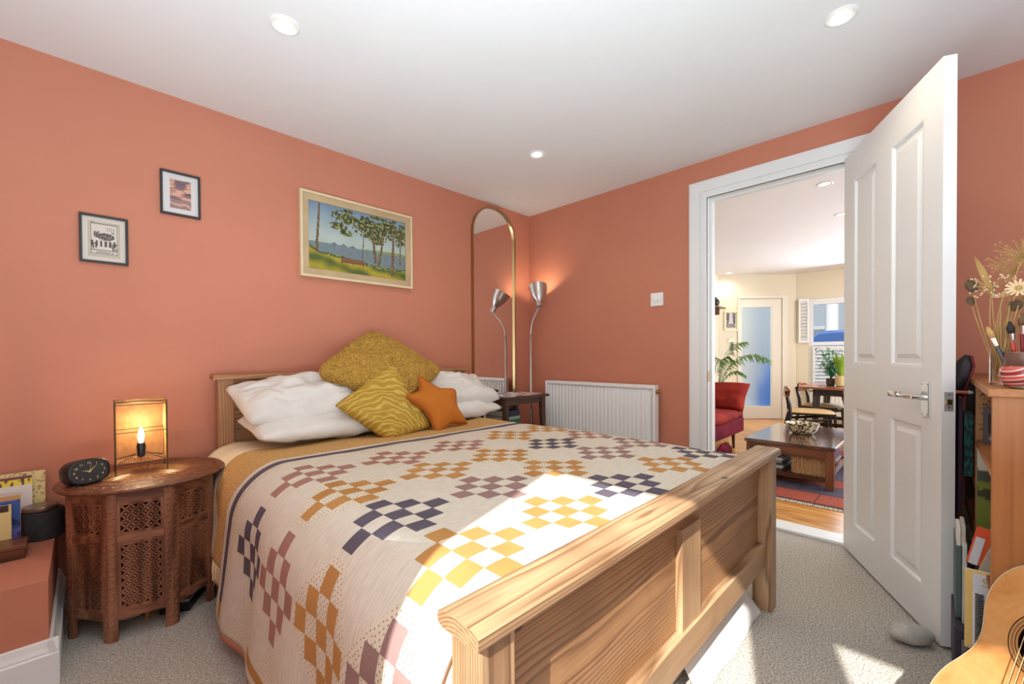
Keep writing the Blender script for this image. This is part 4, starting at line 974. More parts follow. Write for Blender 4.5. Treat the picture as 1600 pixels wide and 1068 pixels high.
upright('landscape_book', 'large book with a green hillside cover inside the bookcase', 'book', 2.08, -.25, -.104, .401, .692, .02, (200, 200, 190), lambda u, v: srgb(206, 212, 200) if v > .75-.15*u else (srgb(70, 84, 70) if v > .62-.2*u*u else (srgb(60, 66, 40) if abs(v-.48) < .05+.03*noise.noise(V((u*9, v*9, 1))) else srgb(122, 138, 52))))
upright('green_book', 'teal marbled book spine in the far bay of the bookcase', 'book', 2.30, -.104, -.082, .546, .775, .16, (50, 120, 110), lambda u, v: srgb(46, 130, 116) if noise.noise(V((u*3, v*12, 3))) > 0 else srgb(24, 66, 74))
upright('red_book', 'narrow red-brown book beside the teal one', 'book', 2.29, -.120, -.106, .546, .76, .16, (130, 60, 46))
upright('purple_folder', 'tall purple folder standing behind the door edge', 'folder', 2.36, -.080, -.060, .40, .83, .20, (112, 66, 92))
pen = thing('paintbrush', 'white and orange brush handle poking out behind the door', 'brush', (2.22, -.075, .862)); MB().tube([(2.22, -.04, .862), (2.22, -.088, .862)], .006, 8).build('handle', paint(216, 120, 80), pen); MB().tube([(2.22, -.088, .862), (2.22, -.10, .862)], [.008, .004], 8).build('tip', paint(235, 230, 224), pen)
# wicker basket and paper at the bottom bay
bk = thing('wicker_basket', 'grey-brown wicker basket low in the far bay of the bookcase', 'basket', (2.42, -.16, .05))
b = MB()
for k in range(14):
    z = .06+k*.022; r = .005; b.tube([(2.19, -.095-.002*(k % 2), z), (2.75, -.095-.002*((k+1) % 2), z)], .0075, 6); b.tube([(2.19, -.095, z), (2.19, -.38, z)], .0075, 6)
b.build('woven_wall', noisy('grey_wicker', srgb(150, 128, 96), srgb(92, 74, 54), 60, .8), bk)
MB().box(2.20, 2.74, -.38, -.10, .052, .34).build('lining', paint(70, 58, 46), bk)
def spine(x, y0, y1, z0, z1, col, lb, fn=None, cat='book', name='book', d=.2): return upright(name, lb, cat, x, y0, y1, z0, z1, d, col, fn)
spine(1.86, -.062, -.050, .200, .415, (70, 92, 88), 'dark green ring binder spine low beside the door edge', d=.2, name='binder', cat='binder')
spine(1.84, -.073, -.0635, .195, .43, (190, 200, 192), 'pale green folder between the binder and the calendar', name='folder', cat='folder', d=.2)
MB().box(1.80, 2.14, -.10, -.045, .02, .194, .004).build('document_box', paint(52, 44, 60), None, label='dark plum storage box under the upright files', category='box')
def calf(u, v):
    if u < .17 or v > .95: return srgb(232, 200, 120)
    return srgb(226, 232, 240) if v < .75 else srgb(214, 222, 232)
cal = upright('spiral_calendar', 'spiral-bound calendar with yellow margin standing beside the guitar', 'calendar', 1.72, -.145, -.064, .185, .405, .006, (236, 232, 226), calf)
XCal = frame((1.7185, -.10, .375), (0, -1, 0), (0, 0, 1), (-1, 0, 0)); text('ST', .034, XCal @ Matrix.Translation(V((.013, 0, 0))), paint(196, 170, 110), cal)
b = MB()
for k in range(27): z = .19+k*.0058; b.tube([(1.719, -.084, z), (1.712, -.091, z+.001), (1.716, -.099, z+.001)], .0019, 4)
b.build('wire_spiral', g['framebk'], cal, kind='stuff')
MB().box(1.70, 1.76, -.15, -.06, .15, .184, .002).build('book', paint(90, 80, 84), None, label='dark book lying flat under the spiral calendar', category='book')
MB().box(1.70, 1.76, -.15, -.06, 0.0, .149, .002).build('storage_tub', paint(80, 76, 84), None, label='grey tub standing on the carpet behind the guitar', category='box')
Xo = Matrix.Translation(V((1.78, -.078, .402))) @ Matrix.Rotation(.20, 4, 'X')
t = thing('orange_leaflet', 'orange and red leaflet leaning above the calendar', 'leaflet', (1.78, -.078, .402)); MB(Xo).box(0, .004, -.022, .010, 0, .110).build('leaflet_page', paint(226, 92, 46), t); MB(Xo).box(-.002, .0, -.012, .006, .0, .080).build('photo_page', paint(214, 218, 226), t)
Xo = Matrix.Translation(V((1.73, -.090, .402))) @ Matrix.Rotation(.30, 4, 'X')
t = thing('grey_notebook', 'grey-green notebook leaning against the bookcase panel', 'notebook', (1.73, -.09, .402)); MB(Xo).box(0, .010, -.022, .0, 0, .120, .001).build('cover', paint(168, 168, 148), t); MB(Xo).box(.001, .009, -.020, -.001, -.004, .0).build('pages', paint(230, 226, 214), t)
for k, (yy, zz_, c, lb) in enumerate(((-.056, .445, (222, 218, 208), 'creased white paperback above the green binder'), (-.066, .455, (196, 190, 178), 'worn paperback next to the orange leaflet'))):
    spine(1.87, yy-.005, yy+.004, .416, zz_+.02, c, lb, d=.12)
# dark carnival mask shape beside the bookcase top: a folded umbrella canopy
um = thing('umbrella', 'folded dark umbrella with red edge leaning behind the door', 'umbrella', (2.28, -.05, .36))
b = MB(); vs = []
cen = [(2.30, -.062, .845), (2.30, -.068, .90), (2.30, -.082, .965), (2.30, -.090, .995)]
b.tube(cen, [.016, .026, .024, .008], 14); b.build('canopy', paint(44, 40, 46, .5), um, smooth=True)
b = MB(); b.tube([(2.285, -.075, .84), (2.285, -.092, .90), (2.285, -.104, .955), (2.285, -.098, .992)], .0045, 8); b.build('red_edge', paint(120, 34, 44), um, smooth=True)
MB().tube([(2.30, -.060, .37), (2.30, -.062, .845)], .005, 8).build('shaft', g['black'], um)
# ------------------------------------------------------------------ jars, bowl, dried flowers on the bookcase
BT = BH+.0005
jar = thing('brush_jar', 'brown ceramic jar crammed with paintbrushes on the bookcase', 'jar', (1.72, -.168, BT))
autosm(MB(Matrix.Translation(V((1.72, -.168, BT)))).lathe([(.034, 0), (.037, .004), (.037, .088), (.035, .09), (.033, .086), (.033, .01), (0, .01)], 30).build('jar_body', noisy('brown_ceramic', srgb(124, 92, 76), srgb(100, 72, 60), 12, .35), jar))
rb = random.Random(11)
for k, (dy, dx, h, lean, c, bc_) in enumerate(((.020, 0, .10, .34, (60, 60, 64), (190, 150, 90)), (.012, .006, .105, .1, (196, 60, 40), (50, 44, 40)), (.004, -.01, .11, -.06, (60, 90, 120), (214, 184, 110)), (-.004, .01, .115, -.16, (40, 50, 80), (222, 196, 120)), (-.012, -.004, .10, -.22, (200, 70, 40), (150, 120, 80)), (-.018, .008, .12, -.3, (80, 160, 140), (40, 40, 44)), (.0, .016, .125, .02, (150, 40, 40), (120, 90, 60)))):
    p = V((1.72+dx, -.168+dy*.8, BT+.012)); d = V((dx*2, lean, 1)).normalized(); q = p+d*(h)
    t = thing('paintbrush', ['slim silver-tipped paintbrush leaning left out of the jar', 'red-handled dark-haired paintbrush in the jar', 'blue-handled soft mop brush in the jar', 'navy-handled cream brush in the jar', 'orange-handled paintbrush leaning right in the jar', 'teal-handled black brush at the right of the jar', 'maroon-handled paintbrush upright at the back of the jar'][k], 'brush', p)
    MB().tube([p, q], [.003, .0045], 7).build('handle', paint(*c, .35), t); MB().tube([q, q+d*.022], [.0045, .006], 8).build('ferrule', g['chrome'], t); MB().tube([q+d*.022, q+d*.038, q+d*.055], [.006, .008, .002], 8).build('bristles', paint(*bc_, .9), t, smooth=True)
cb = thing('candle_bowl', 'red and white swirled glass bowl on the front edge of the bookcase', 'bowl', (1.635, -.156, BT))
autosm(MB(Matrix.Translation(V((1.635, -.156, BT)))).lathe([(.020, 0), (.024, .004), (.036, .018), (.040, .032), (.038, .046), (.033, .054), (.031, .053), (.036, .044), (.037, .032), (.03, .014), (0, .008)], 36).build('swirled_glass', None, cb), 60)
m = mat('swirled_glass', srgb(200, 80, 70), .12); t_ = NT(m); wv = t_.n('ShaderNodeTexWave', wave_type='BANDS', bands_direction='Z'); t_.l(t_.coord((1, 1, 1), rot=(.4, .3, 0)), wv.inputs['Vector']); wv.inputs['Scale'].default_value = 14; wv.inputs['Distortion'].default_value = 2.5; wv.inputs['Detail Scale'].default_value = .6
t_.col(t_.ramp(wv.outputs[1], [(0.25, srgb(150, 50, 46)), (0.5, srgb(226, 206, 200)), (0.8, srgb(196, 90, 76))])); bpy.data.objects['swirled_glass'].data.materials.append(m)
autosm(MB(Matrix.Translation(V((1.62, -.172, BT)))).lathe([(.03, 0), (.034, .003), (.034, .005), (0, .006)], 24).build('glass_saucer', paint(120, 150, 130, .15), None, label='small green glass saucer at the bookcase edge', category='saucer'))
gv = thing('glass_vase', 'clear glass vase of dried flower stems behind the brush jar', 'vase', (1.78, -.13, BT))
autosm(MB(Matrix.Translation(V((1.775, -.132, BT)))).lathe([(.0, .003), (.020, .0), (.023, .003), (.023, .10), (.021, .10), (.021, .006), (0, .006)], 24).build('vase_glass', g['glass'], gv))
def stem(name, label, p0, p1, bend=.02, r=.0013, m=None):
    t = thing(name, label, 'dried flower', p0); a, c = V(p0), V(p1); mid = (a+c)/2+V((0, bend, .02))
    pts = [a*(1-s)**2+mid*2*s*(1-s)+c*s*s for s in [k/8 for k in range(9)]]
    MB().tube(pts, r, 5).build('stem', m or g['straw'], t); return t, c, (c-mid).normalized()
base = (1.775, -.130, BT+.012)
def thistle(label, p, r, L_):
    t, c, d = stem('thistle_head', label, base, p, .01); X = frame(c, d.orthogonal().normalized(), d.cross(d.orthogonal().normalized()), d)
    MB(X).lathe([(0, -.004), (r*.7, .004), (r, L_*.4), (r*.75, L_*.8), (0, L_)], 14).build('head', g['thistle'], t, smooth=True)
    b = MB(X)
    for k in range(140):
        a = k*2.4; z = L_*(k/140); rr_ = r*sin(pi*min(.98, (k+8)/150))**.5; b.add([(rr_*.8*cos(a-.08), rr_*.8*sin(a-.08), z), (rr_*.8*cos(a+.08), rr_*.8*sin(a+.08), z), (rr_*1.35*cos(a), rr_*1.35*sin(a), z+.006)], [(0, 1, 2)])
    b.build('spines', g['thistle'], t, kind='stuff')
thistle('spiky dark teasel head farthest left in the dried bunch', (1.76, -.078, 1.175), .014, .036)
thistle('smaller dark teasel head just below the leftmost one', (1.77, -.076, 1.138), .009, .024)
thistle('dark teasel head in the middle of the bunch', (1.74, -.150, 1.115), .013, .028)
for (p, r, lb) in (((1.73, -.158, 1.172), .024, 'large round pale seed head in the dried bunch'), ((1.74, -.132, 1.155), .020, 'flat cream dried flower left of the round seed head')):
    t, c, d = stem('dried_flower', lb, base, p)
    n_ = V((-.9, .1, .35)) if r > .022 else V((-.4, .2, .9)); n_.normalize(); X = frame(c, n_.orthogonal().normalized(), n_.cross(n_.orthogonal().normalized()), n_)
    for q in range(14):
        a = q*2*pi/14; b = MB(X); f = lambda rr_, da, z: (rr_*cos(a+da), rr_*sin(a+da), z)
        b.add([f(.003, 0, 0), f(r*.6, -.2, .002), f(r, -.1, .005), f(r*1.05, 0, .004), f(r, .1, .005), f(r*.6, .2, .002)], [(0, 1, 2, 3, 4, 5)]); b.build('petal', g['petal'], t)
    MB(X).lathe([(r*.3, 0), (r*.2, .006), (0, .008)], 12).build('seed_disc', g['straw'], t)
def spray(label, ctr, n_, sp, seed, m, rs=.0022):
    rs_ = random.Random(seed); t, c, d = stem('dried_grass', label, base, ctr)
    b = MB(); s2 = MB()
    for k in range(n_):
        o = V((rs_.uniform(-.5, .5)*sp, rs_.uniform(-1, 1)*sp, rs_.uniform(-.5, 1)*sp*.9)); q = c+o; b.tube([c-d*.02*rs_.random(), c+o*.5+V((0, 0, .003)), q], .0004, 3, cap=False)
        s2.add([(q.x+rs*a, q.y+rs*b_, q.z+rs*c_) for a, b_, c_ in ((1, 0, 0), (0, 1, 0), (-1, 0, 0), (0, -1, 0), (0, 0, 1.4), (0, 0, -1.4))], [(0, 1, 4), (1, 2, 4), (2, 3, 4), (3, 0, 4), (1, 0, 5), (2, 1, 5), (3, 2, 5), (0, 3, 5)])
    b.build('fine_stalks', g['straw'], t, kind='stuff'); s2.build('seeds', m, t, kind='stuff')
spray('airy pale grass spray at the left of the bunch', (1.75, -.112, 1.175), 70, .042, 1, g['petal'])
spray('airy straw grass spray at the top of the bunch', (1.74, -.165, 1.255), 90, .05, 2, g['straw'])
spray('sparse reddish seed spray behind the top grasses', (1.78, -.150, 1.225), 60, .05, 3, paint(196, 140, 100))
spray('dense low straw spray right of the teasel', (1.76, -.175, 1.14), 70, .035, 4, g['straw'])
t, c, d = stem('dried_leaf', 'long curled straw leaf pointing up left', base, (1.75, -.112, 1.17), .005)
b = MB(); A, B_ = V((1.75, -.115, 1.165)), V((1.75, -.080, 1.270)); dd = (B_-A).normalized(); nn = V((0, dd.z, -dd.y))
vs = []; K = 12
for k in range(K+1): s = k/K; p = A*(1-s)+B_*s; w_ = .007*sin(pi*min(1, s*.92+.06))**.8; vs += [tuple(p-nn*w_), tuple(p+V((-.004, 0, 0))), tuple(p+nn*w_)]
b.add(vs, [(3*k+i, 3*k+i+1, 3*k+i+4, 3*k+i+3) for k in range(K) for i in (0, 1)]); b.build('leaf_blade', g['straw'], t)
b = MB()
for k in range(30):
    rk = random.Random(k+40); p0 = V(base)+V((rk.uniform(-.012, .012), rk.uniform(-.012, .012), 0)); b.tube([p0, V((1.75+rk.uniform(-.03, .03), -.14+rk.uniform(-.035, .03), 1.03+rk.uniform(0, .10)))], .0012, 5)
b.build('bare_stems', g['straw'], None, kind='stuff', label='tangle of thin bare dried stems rising from the glass vase', category='dried stems')
# ------------------------------------------------------------------ guitar
hole = V((1.3658, -.1631, .4034)); gx = V((-.7406, -.6559, .1459)).normalized(); gy = V((.3917, -.2449, .8869)); gy = (gy-gx*gx.dot(gy)).normalized(); nrm = gx.cross(gy)
GX = frame(hole, gx, gy, nrm)
gt = thing('acoustic_guitar', 'acoustic guitar with honey spruce top leaning by the bookcase', 'guitar', (GX @ V((0, -.33, -.05))))
half = [(0, .165), (.05, .163), (.09, .148), (.118, .118), (.132, .075), (.131, .035), (.122, .0), (.117, -.03), (.122, -.065), (.142, -.10), (.168, -.14), (.185, -.19), (.186, -.235), (.168, -.285), (.125, -.318), (.06, -.332), (0, -.334)]
def smooth_poly(p, it=2):
    for _ in range(it):
        o = [p[0]]
        for a, c in zip(p[:-1], p[1:]): o += [tuple(x*.75+y*.25 for x, y in zip(a, c)), tuple(x*.25+y*.75 for x, y in zip(a, c))]
        p = o+[p[-1]]
    return p
hp = smooth_poly(half, 2); outl = [(x, y) for x, y in hp]+[(-x, y) for x, y in hp[::-1][1:-1]]
NO = len(outl); hr = .050
inner = [(hr*cos(atan2(y, x)), hr*sin(atan2(y, x))) for x, y in outl]
spr = wood('spruce_top', 1, srgb(214, 158, 100), srgb(208, 150, 90), srgb(194, 132, 74), rings=3, knots=False, sc=10, rough=.16, bs=.02)
b = MB(GX); vs = [(x*.975, y*.985, 0) for x, y in outl]+[(x, y, 0) for x, y in inner]+[(x, y, -.003) for x, y in inner]
b.add(vs, [(i, (i+1) % NO, NO+(i+1) % NO, NO+i) for i in range(NO)]+[(NO+i, NO+(i+1) % NO, 2*NO+(i+1) % NO, 2*NO+i) for i in range(NO)]); b.build('soundboard', spr, gt)
b = MB(GX); vs = [(x*.975, y*.985, .0004) for x, y in outl]+[(x*.988, y*.993, .0006) for x, y in outl]; b.add(vs, [(i, (i+1) % NO, NO+(i+1) % NO, NO+i) for i in range(NO)]); b.build('cream_binding', paint(226, 206, 170, .3), gt)
b = MB(GX); vs = [(x*.988, y*.993, .0006) for x, y in outl]+[(x, y, 0) for x, y in outl]+[(x*.99, y*.995, -.004) for x, y in outl]+[(x*.74, y*.80, -.042) for x, y in outl]+[(0, 0, -.042)]
b.add(vs, [(k*NO+i, k*NO+(i+1) % NO, (k+1)*NO+(i+1) % NO, (k+1)*NO+i) for k in (0, 1, 2) for i in range(NO)]+[(3*NO+i, 3*NO+(i+1) % NO, 4*NO) for i in range(NO)]); b.build('body_sides', mat('guitar_dark_side', (.03, .015, .01), .25), gt)
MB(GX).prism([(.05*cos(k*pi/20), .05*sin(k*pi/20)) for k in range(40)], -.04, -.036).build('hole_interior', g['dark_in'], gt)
for r0, r1, c in ((.0515, .0535, (70, 50, 36)), (.0565, .061, (150, 110, 70)), (.064, .0665, (70, 50, 36))):
    b = MB(GX); N_ = 64; vs = [(r*cos(2*pi*k/N_), r*sin(2*pi*k/N_), .0006) for r in (r0, r1) for k in range(N_)]; b.add(vs, [(k, (k+1) % N_, N_+(k+1) % N_, N_+k) for k in range(N_)]); b.build('rosette_ring', paint(*c, .3), gt)
pg = [(-.125, -.06), (-.115, -.028), (-.06, -.022), (-.035, -.050), (-.030, -.085), (-.05, -.15), (-.10, -.17), (-.15, -.13)]
MB(GX).prism([(.052, -.03), (.115, -.06), (.115, -.11), (.07, -.14), (.035, -.11), (.04, -.05)][::-1], .0005, .0015).build('pickguard', paint(60, 30, 22, .15), gt)
MB(GX).box(-.078, .078, -.165, -.140, 0, .009, .003).build('bridge', g['dark_x'], gt)
MB(GX).box(-.036, .036, -.149, -.146, .009, .013).build('saddle', paint(236, 230, 214, .3), gt)
nk = MB(GX).box(-.028, .028, .045, .80, .0, .008, .001).build('fretboard', g['dark_y'], gt)
for k in range(18): y_ = .06+.70*(1-2**(-k/12))*1.45; MB(GX).box(-.028, .028, y_, y_+.002, .008, .0095).build('fret', g['chrome'], nk)
MB(GX).box(-.024, .024, .16, .80, -.022, 0, .006).build('neck', g['walnut_y'], gt)
MB(GX).box(-.035, .035, .80, .97, -.012, .004, .004).build('headstock', g['walnut_y'], gt)
for k in range(6): x_ = -.0275+k*.011; MB(GX).tube([(x_, -.147, .0135), (x_*.85, .80, .0115)], .0006 if k > 2 else .0009, 5).build('string', g['brass'] if k < 4 else g['chrome'], gt)

gs = thing('guitar_stand', 'low black stand holding the bottom of the acoustic guitar', 'stand', (1.235, -.08, 0))
for a_ in (-.12, .12):
    q = GX @ V((a_, -.335, -.02)); MB().tube([(q.x, q.y, 0), (q.x, q.y, q.z-.012), GX @ V((a_, -.342, .02))], .009, 8).build('arm', g['black'], gs)
q1, q2 = GX @ V((-.12, -.345, -.03)), GX @ V((.12, -.345, -.03)); MB().tube([q1, q2], .008, 8).build('crossbar', g['black'], gs)
# ================================================================== living room beyond the doorway
LX0, LX1, LY0, LY1 = 2.92, 7.75, -1.5, 2.38
P0 = V((7.70, 1.55, 0)); FD = V((-.75, .83, 0)).normalized(); FN = V((-FD.y, FD.x, 0))
if FN.dot(-P0) < 0: FN = -FN
FL = 1.12
b = MB(); b.box(2.86, 2.92, OY1+.02, 2.6, 0, H_C); b.box(2.86, 2.92, LY0, OY0-.02, 0, H_C); b.box(2.86, 2.92, OY0-.02, OY1+.02, OZ+.02, H_C); struct('wall_5', b, g['cream'])
struct('ceiling_2', MB().box(2.90, 8.0, LY0-.06, 2.62, H_C, H_C+.05), g['ceil'])
sub = MB().box(2.797, 8.0, LY0-.06, 2.62, -.06, -.012).build('floor_2', paint(60, 40, 24), kind='structure')
for k in range(38):
    x0 = 2.915+k*.128
    for (ya, yb) in (((LY0, .35), (.352, 2.40)) if k % 2 else ((LY0, -.4), (-.398, 1.5), (1.502, 2.40))): MB().box(x0, x0+.1265, ya, yb, -.012, 0, .001).build('floor_plank', g['board_y'], sub)
struct('wall_6', MB().box(2.92, 7.05, LY1, LY1+.08, 0, H_C), g['cream'])
struct('wall_7', MB().box(2.86, 7.9, LY0-.08, LY0, 0, H_C), g['cream'])
FX = frame(P0, FD, V((0, 0, 1)), FN)       # local x along the angled wall, y up, z into the room
b = MB(FX); ds0, ds1, dz = .155, .795, 1.868
b.box(-.06, ds0-.01, 0, H_C, -.10, 0); b.box(ds1+.01, FL+.1, 0, H_C, -.10, 0); b.box(ds0-.01, ds1+.01, dz, H_C, -.10, 0); struct('wall_8', b, g['cream'])
b = MB(FX)
for a, c in ((ds0-.085, ds0), ): b.box(a, c, 0, dz+.03, 0, .016, .003)
b.box(ds0-.085, ds1+.03, dz, dz+.045, .0, .018, .003); b.box(ds1, ds1+.03, 0, dz, 0, .016, .003); struct('trim_6', b, g['creamwood'])
d3 = thing('door_3', None, None, FX @ V((.47, 0, 0))); d3['kind'] = 'structure'
gs0, gs1, gz0, gz1 = .300, .752, .200, 1.735
for (a, c, e, f_) in ((ds0, gs0, .012, dz-.004), (gs1, ds1, .012, dz-.004), (gs0, gs1, .012, gz0), (gs0, gs1, gz1, dz-.004)): MB(FX).box(a, c, e, f_, -.045, -.005, .002).build('door_rail', g['creamwood'], d3)
frost = mat('frosted_glass', (.97, .99, 1.0), .5, **{'Transmission Weight': 1.0, 'IOR': 1.2})
MB(FX).box(gs0-.005, gs1+.005, gz0-.005, gz1+.005, -.028, -.022).build('frosted_pane', frost, d3)
for z in (.28, .95, 1.62): MB(FX).tube([(ds0-.002, z-.04, .002), (ds0-.002, z+.04, .002)], .006, 8).build('hinge', g['pipe'], d3)
b = MB(FX); b.box(0, .07, 0, .12, 0, .014, .003); b.box(ds1+.03, FL, 0, .12, 0, .014, .003); struct('baseboard_5', b, g['creamwood'])
struct('pane_backdrop', MB(FX).box(.12, 2.5, -.5, 3.2, -.95, -.9), g['white'])  # unseen white board added outside so the frosted pane looks bright
# window wall with lower louvred shutters
wy1, wz0, wz1 = 1.345, .50, 1.835; wy0 = .05
b = MB(); b.box(7.75, 7.85, wy1, 1.62, 0, H_C); b.box(7.75, 7.85, LY0, wy0, 0, H_C); b.box(7.75, 7.85, wy0, wy1, 0, wz0); b.box(7.75, 7.85, wy0, wy1, wz1, H_C); struct('wall_9', b, g['cream'])
wn = thing('window_2', None, None, (7.80, .7, wz0)); wn['kind'] = 'structure'
for a in ((wy0, wy0+.06, wz0, wz1), (wy1-.05, wy1, wz0, wz1), (wy0+.06, wy1-.05, wz1-.09, wz1), (wy0+.06, wy1-.05, wz0, wz0+.04), (wy0+.06, wy1-.05, 1.13, 1.185), (.86, .92, 1.185, wz1-.09)): MB().box(7.76, 7.82, *a, .003).build('window_frame', g['white'], wn)
MB().box(7.785, 7.79, wy0+.05, wy1-.05, wz0, wz1-.05).build('pane', g['glass'], wn)
MB().box(7.60, 7.75, wy0-.05, wy1+.05, wz0-.03, wz0, .004).build('sill', g['white'], wn)
sh = thing('window_shutter', 'white louvred shutter leaf folded open at the window top', 'shutter', (7.70, 1.39, 1.18))
XSH = frame((7.745, 1.345, 1.18), V((-.35, .94, 0)).normalized(), (0, 0, 1), V((-.94, -.35, 0)).normalized())
for a in ((0, .022, 0, .66), (.108, .13, 0, .66), (.022, .108, 0, .03), (.022, .108, .63, .66)): MB(XSH).box(*a, 0, .02, .001).build('shutter_stile', g['white'], sh)
for k in range(12): X_ = XSH @ Matrix.Translation(V((.065, .056+k*.050, .010))) @ Matrix.Rotation(.7, 4, 'X'); MB(X_).box(-.043, .043, -.024, .024, -.003, .003).build('louvre', g['white'], sh)
sh = thing('window_shutter', 'closed white louvred shutters across the lower window behind the plants', 'shutter', (7.73, .7, wz0))
for (ya, yb) in ((.90, 1.29), (.49, .88), (.09, .47)):
    for a in ((ya, ya+.03, wz0+.04, 1.12), (yb-.03, yb, wz0+.04, 1.12), (ya+.03, yb-.03, wz0+.04, wz0+.08), (ya+.03, yb-.03, 1.08, 1.12)): MB().box(7.715, 7.740, *a, .001).build('shutter_stile', g['white'], sh)
    for k in range(10):
        X_ = Matrix.Translation(V((7.728, (ya+yb)/2, wz0+.112+k*.0515))) @ Matrix.Rotation(-.85, 4, 'Y'); MB(X_).box(-.026, .026, -(yb-ya)/2+.03, (yb-ya)/2-.03, -.003, .003).build('louvre', g['white'], sh)
rd2 = thing('radiator', 'short white radiator under the living room window behind the chair', 'radiator', (7.68, .9, .1))
MB().box(7.66, 7.70, .45, 1.32, .10, .44, .006).build('panel', g['radwhite'], rd2)
for k in range(18): MB().box(7.652, 7.662, .47+k*.047, .492+k*.047, .12, .42, .002).build('rib', g['radwhite'], rd2)
# street outside
fac = thing('townhouse', 'grey-blue townhouse front seen across the street through the window', 'building', (13, 0, -.5))
MB().box(13.0, 13.3, -4, 6, -.5, 6).build('house_wall', paint(96, 104, 112, .8), fac)
for yy in (-.6, .55, 1.7, 2.9):
    for zz_ in (.4, 2.4):
        f_ = MB().box(12.95, 13.0, yy, yy+.8, zz_, zz_+1.3, .01).build('house_window', paint(120, 122, 124), fac); MB().box(12.94, 12.955, yy+.08, yy+.72, zz_+.08, zz_+1.22).build('pane', mat('dark_pane', (.06, .08, .1), .1) if 'dark_pane' not in bpy.data.materials else bpy.data.materials['dark_pane'], f_)
        MB().box(12.93, 12.95, yy+.05, yy+.75, zz_+.62, zz_+.67).build('glazing_bar', paint(140, 140, 140), f_)
cl = thing('portico_column', 'white classical portico column outside the window', 'column', (10.2, 1.41, -.5))
autosm(MB(Matrix.Translation(V((10.2, 1.40, 0)))).lathe([(.14, -.5), (.14, -.4), (.115, -.38), (.11, 1.98), (.12, 2.0), (.115, 2.02), (0, 2.02)], 24).build('shaft', paint(170, 170, 168), cl))
b = MB(Matrix.Translation(V((10.2, 1.40, 0)))); b.lathe([(.11, 2.02), (.13, 2.06), (.12, 2.1), (.15, 2.14), (.135, 2.18), (.17, 2.22), (.17, 2.24), (0, 2.24)], 24); b.box(-.19, .19, -.19, .19, 2.24, 2.30, .01); b.build('capital', paint(170, 170, 168), cl)
b = MB(Matrix.Translation(V((10.2, 1.40, 0))))
for k in range(10):
    a = 2*pi*k/10; c_, s_ = cos(a), sin(a); b.add([(.12*c_-.03*s_, .12*s_+.03*c_, 2.06), (.12*c_+.03*s_, .12*s_-.03*c_, 2.06), (.185*c_, .185*s_, 2.13)], [(0, 1, 2), (2, 1, 0)])
b.build('acanthus_leaves', paint(170, 170, 168), cl, kind='stuff')
struct('ground', MB().box(7.95, 30, -12, 14, -.6, -.5), paint(90, 90, 88))
cr = thing('parked_car', 'blue car roof seen above the shutters through the window', 'car', (9.2, .6, -.5))
b = MB(); secs = [(-1.6, .75, .9), (-1.1, 1.0, 1.0), (-.75, 1.37, .82), (0, 1.42, .80), (.75, 1.39, .82), (1.25, 1.02, .95), (1.7, .9, .92), (1.85, .5, .9)]
vs = []
for (yy, zt_, wd) in [(q[0]*.8+.22, q[1], q[2]) for q in secs]: vs += [(9.2-wd*.8, .55+yy, -.2), (9.2-wd*.8, .55+yy, .5), (9.2-wd*.62, .55+yy, zt_-.05), (9.2-wd*.45, .55+yy, zt_), (9.2+wd*.45, .55+yy, zt_), (9.2+wd*.62, .55+yy, zt_-.05), (9.2+wd*.8, .55+yy, .5), (9.2+wd*.8, .55+yy, -.2)]
n_ = 8; b.add(vs, [(i*n_+k, i*n_+(k+1) % n_, (i+1)*n_+(k+1) % n_, (i+1)*n_+k) for i in range(len(secs)-1) for k in range(n_)]+[tuple(range(n_-1, -1, -1)), tuple((len(secs)-1)*n_+k for k in range(n_))])
autosm(b.build('car_body', mat('blue_car_paint', srgb(50, 110, 190), .25), cr), 40)
for yy in (-.2, 1.7):
    for xx in (8.62, 9.62): MB(frame((xx, yy, -.2), (0, 1, 0), (0, 0, 1), (1, 0, 0))).lathe([(.0, 0), (.30, 0), (.30, .18), (0, .18)], 24).build('wheel', g['black'], cr)
# shelf with ornament, picture, key rack
s_ = thing('wall_shelf', 'small wooden wall shelf beside the far living room wall', 'shelf', (6.8, 2.33, 1.72))
MB().box(6.45, 6.92, 2.255, 2.38, 1.700, 1.722, .002).build('shelf_board', g['walnut_x'], s_)
MB().box(6.7, 6.72, 2.28, 2.38, 1.60, 1.70).build('bracket', g['walnut_x'], s_)
o = thing('ornament', 'dark round ornament standing on the small wall shelf', 'ornament', (6.70, 2.32, 1.722))
autosm(MB(Matrix.Translation(V((6.66, 2.32, 1.722)))).lathe([(.03, 0), (.055, .03), (.06, .07), (.04, .11), (.02, .125), (.025, .14), (0, .14)], 20).build('pot', g['black'], o))
t = thing('framed_photo', 'black and white street photograph in a thin gilt frame near the glass door', 'picture', FX @ V((.925, 1.37, .0)))
for a in ((.822, 1.032, 1.372, 1.390), (.822, 1.032, 1.664, 1.682), (.822, .836, 1.39, 1.664), (1.018, 1.032, 1.39, 1.664)): MB(FX).box(*a, .001, .016, .001).build('frame_rail', g['brass'], t)
def streetf(u, v):
    u = 1-u
    if not (.12 < u < .88 and .1 < v < .92): return srgb(214, 202, 170)
    d_ = abs(u-.5)
    if v > .35 and d_ > .12+.35*max(0, (.75-v))*.5 and noise.noise(V((u*9, v*14, 2))) > -.45: return srgb(66, 58, 58) if noise.noise(V((u*30, v*20, 1))) < .1 else srgb(110, 100, 98)
    if v < .35: return srgb(60, 54, 56) if noise.noise(V((u*18, v*22, 5))) > -.05 else srgb(190, 180, 176)
    return srgb(196, 186, 186)
canvas('photo', FX @ Matrix.Translation(V((.927, 1.527, .006))), .185, .28, 50, 70, streetf, t)
k_ = thing('key_rack', 'small brass bird-shaped key rack with hanging keys below the photograph', 'key rack', FX @ V((.93, 1.2, 0)))
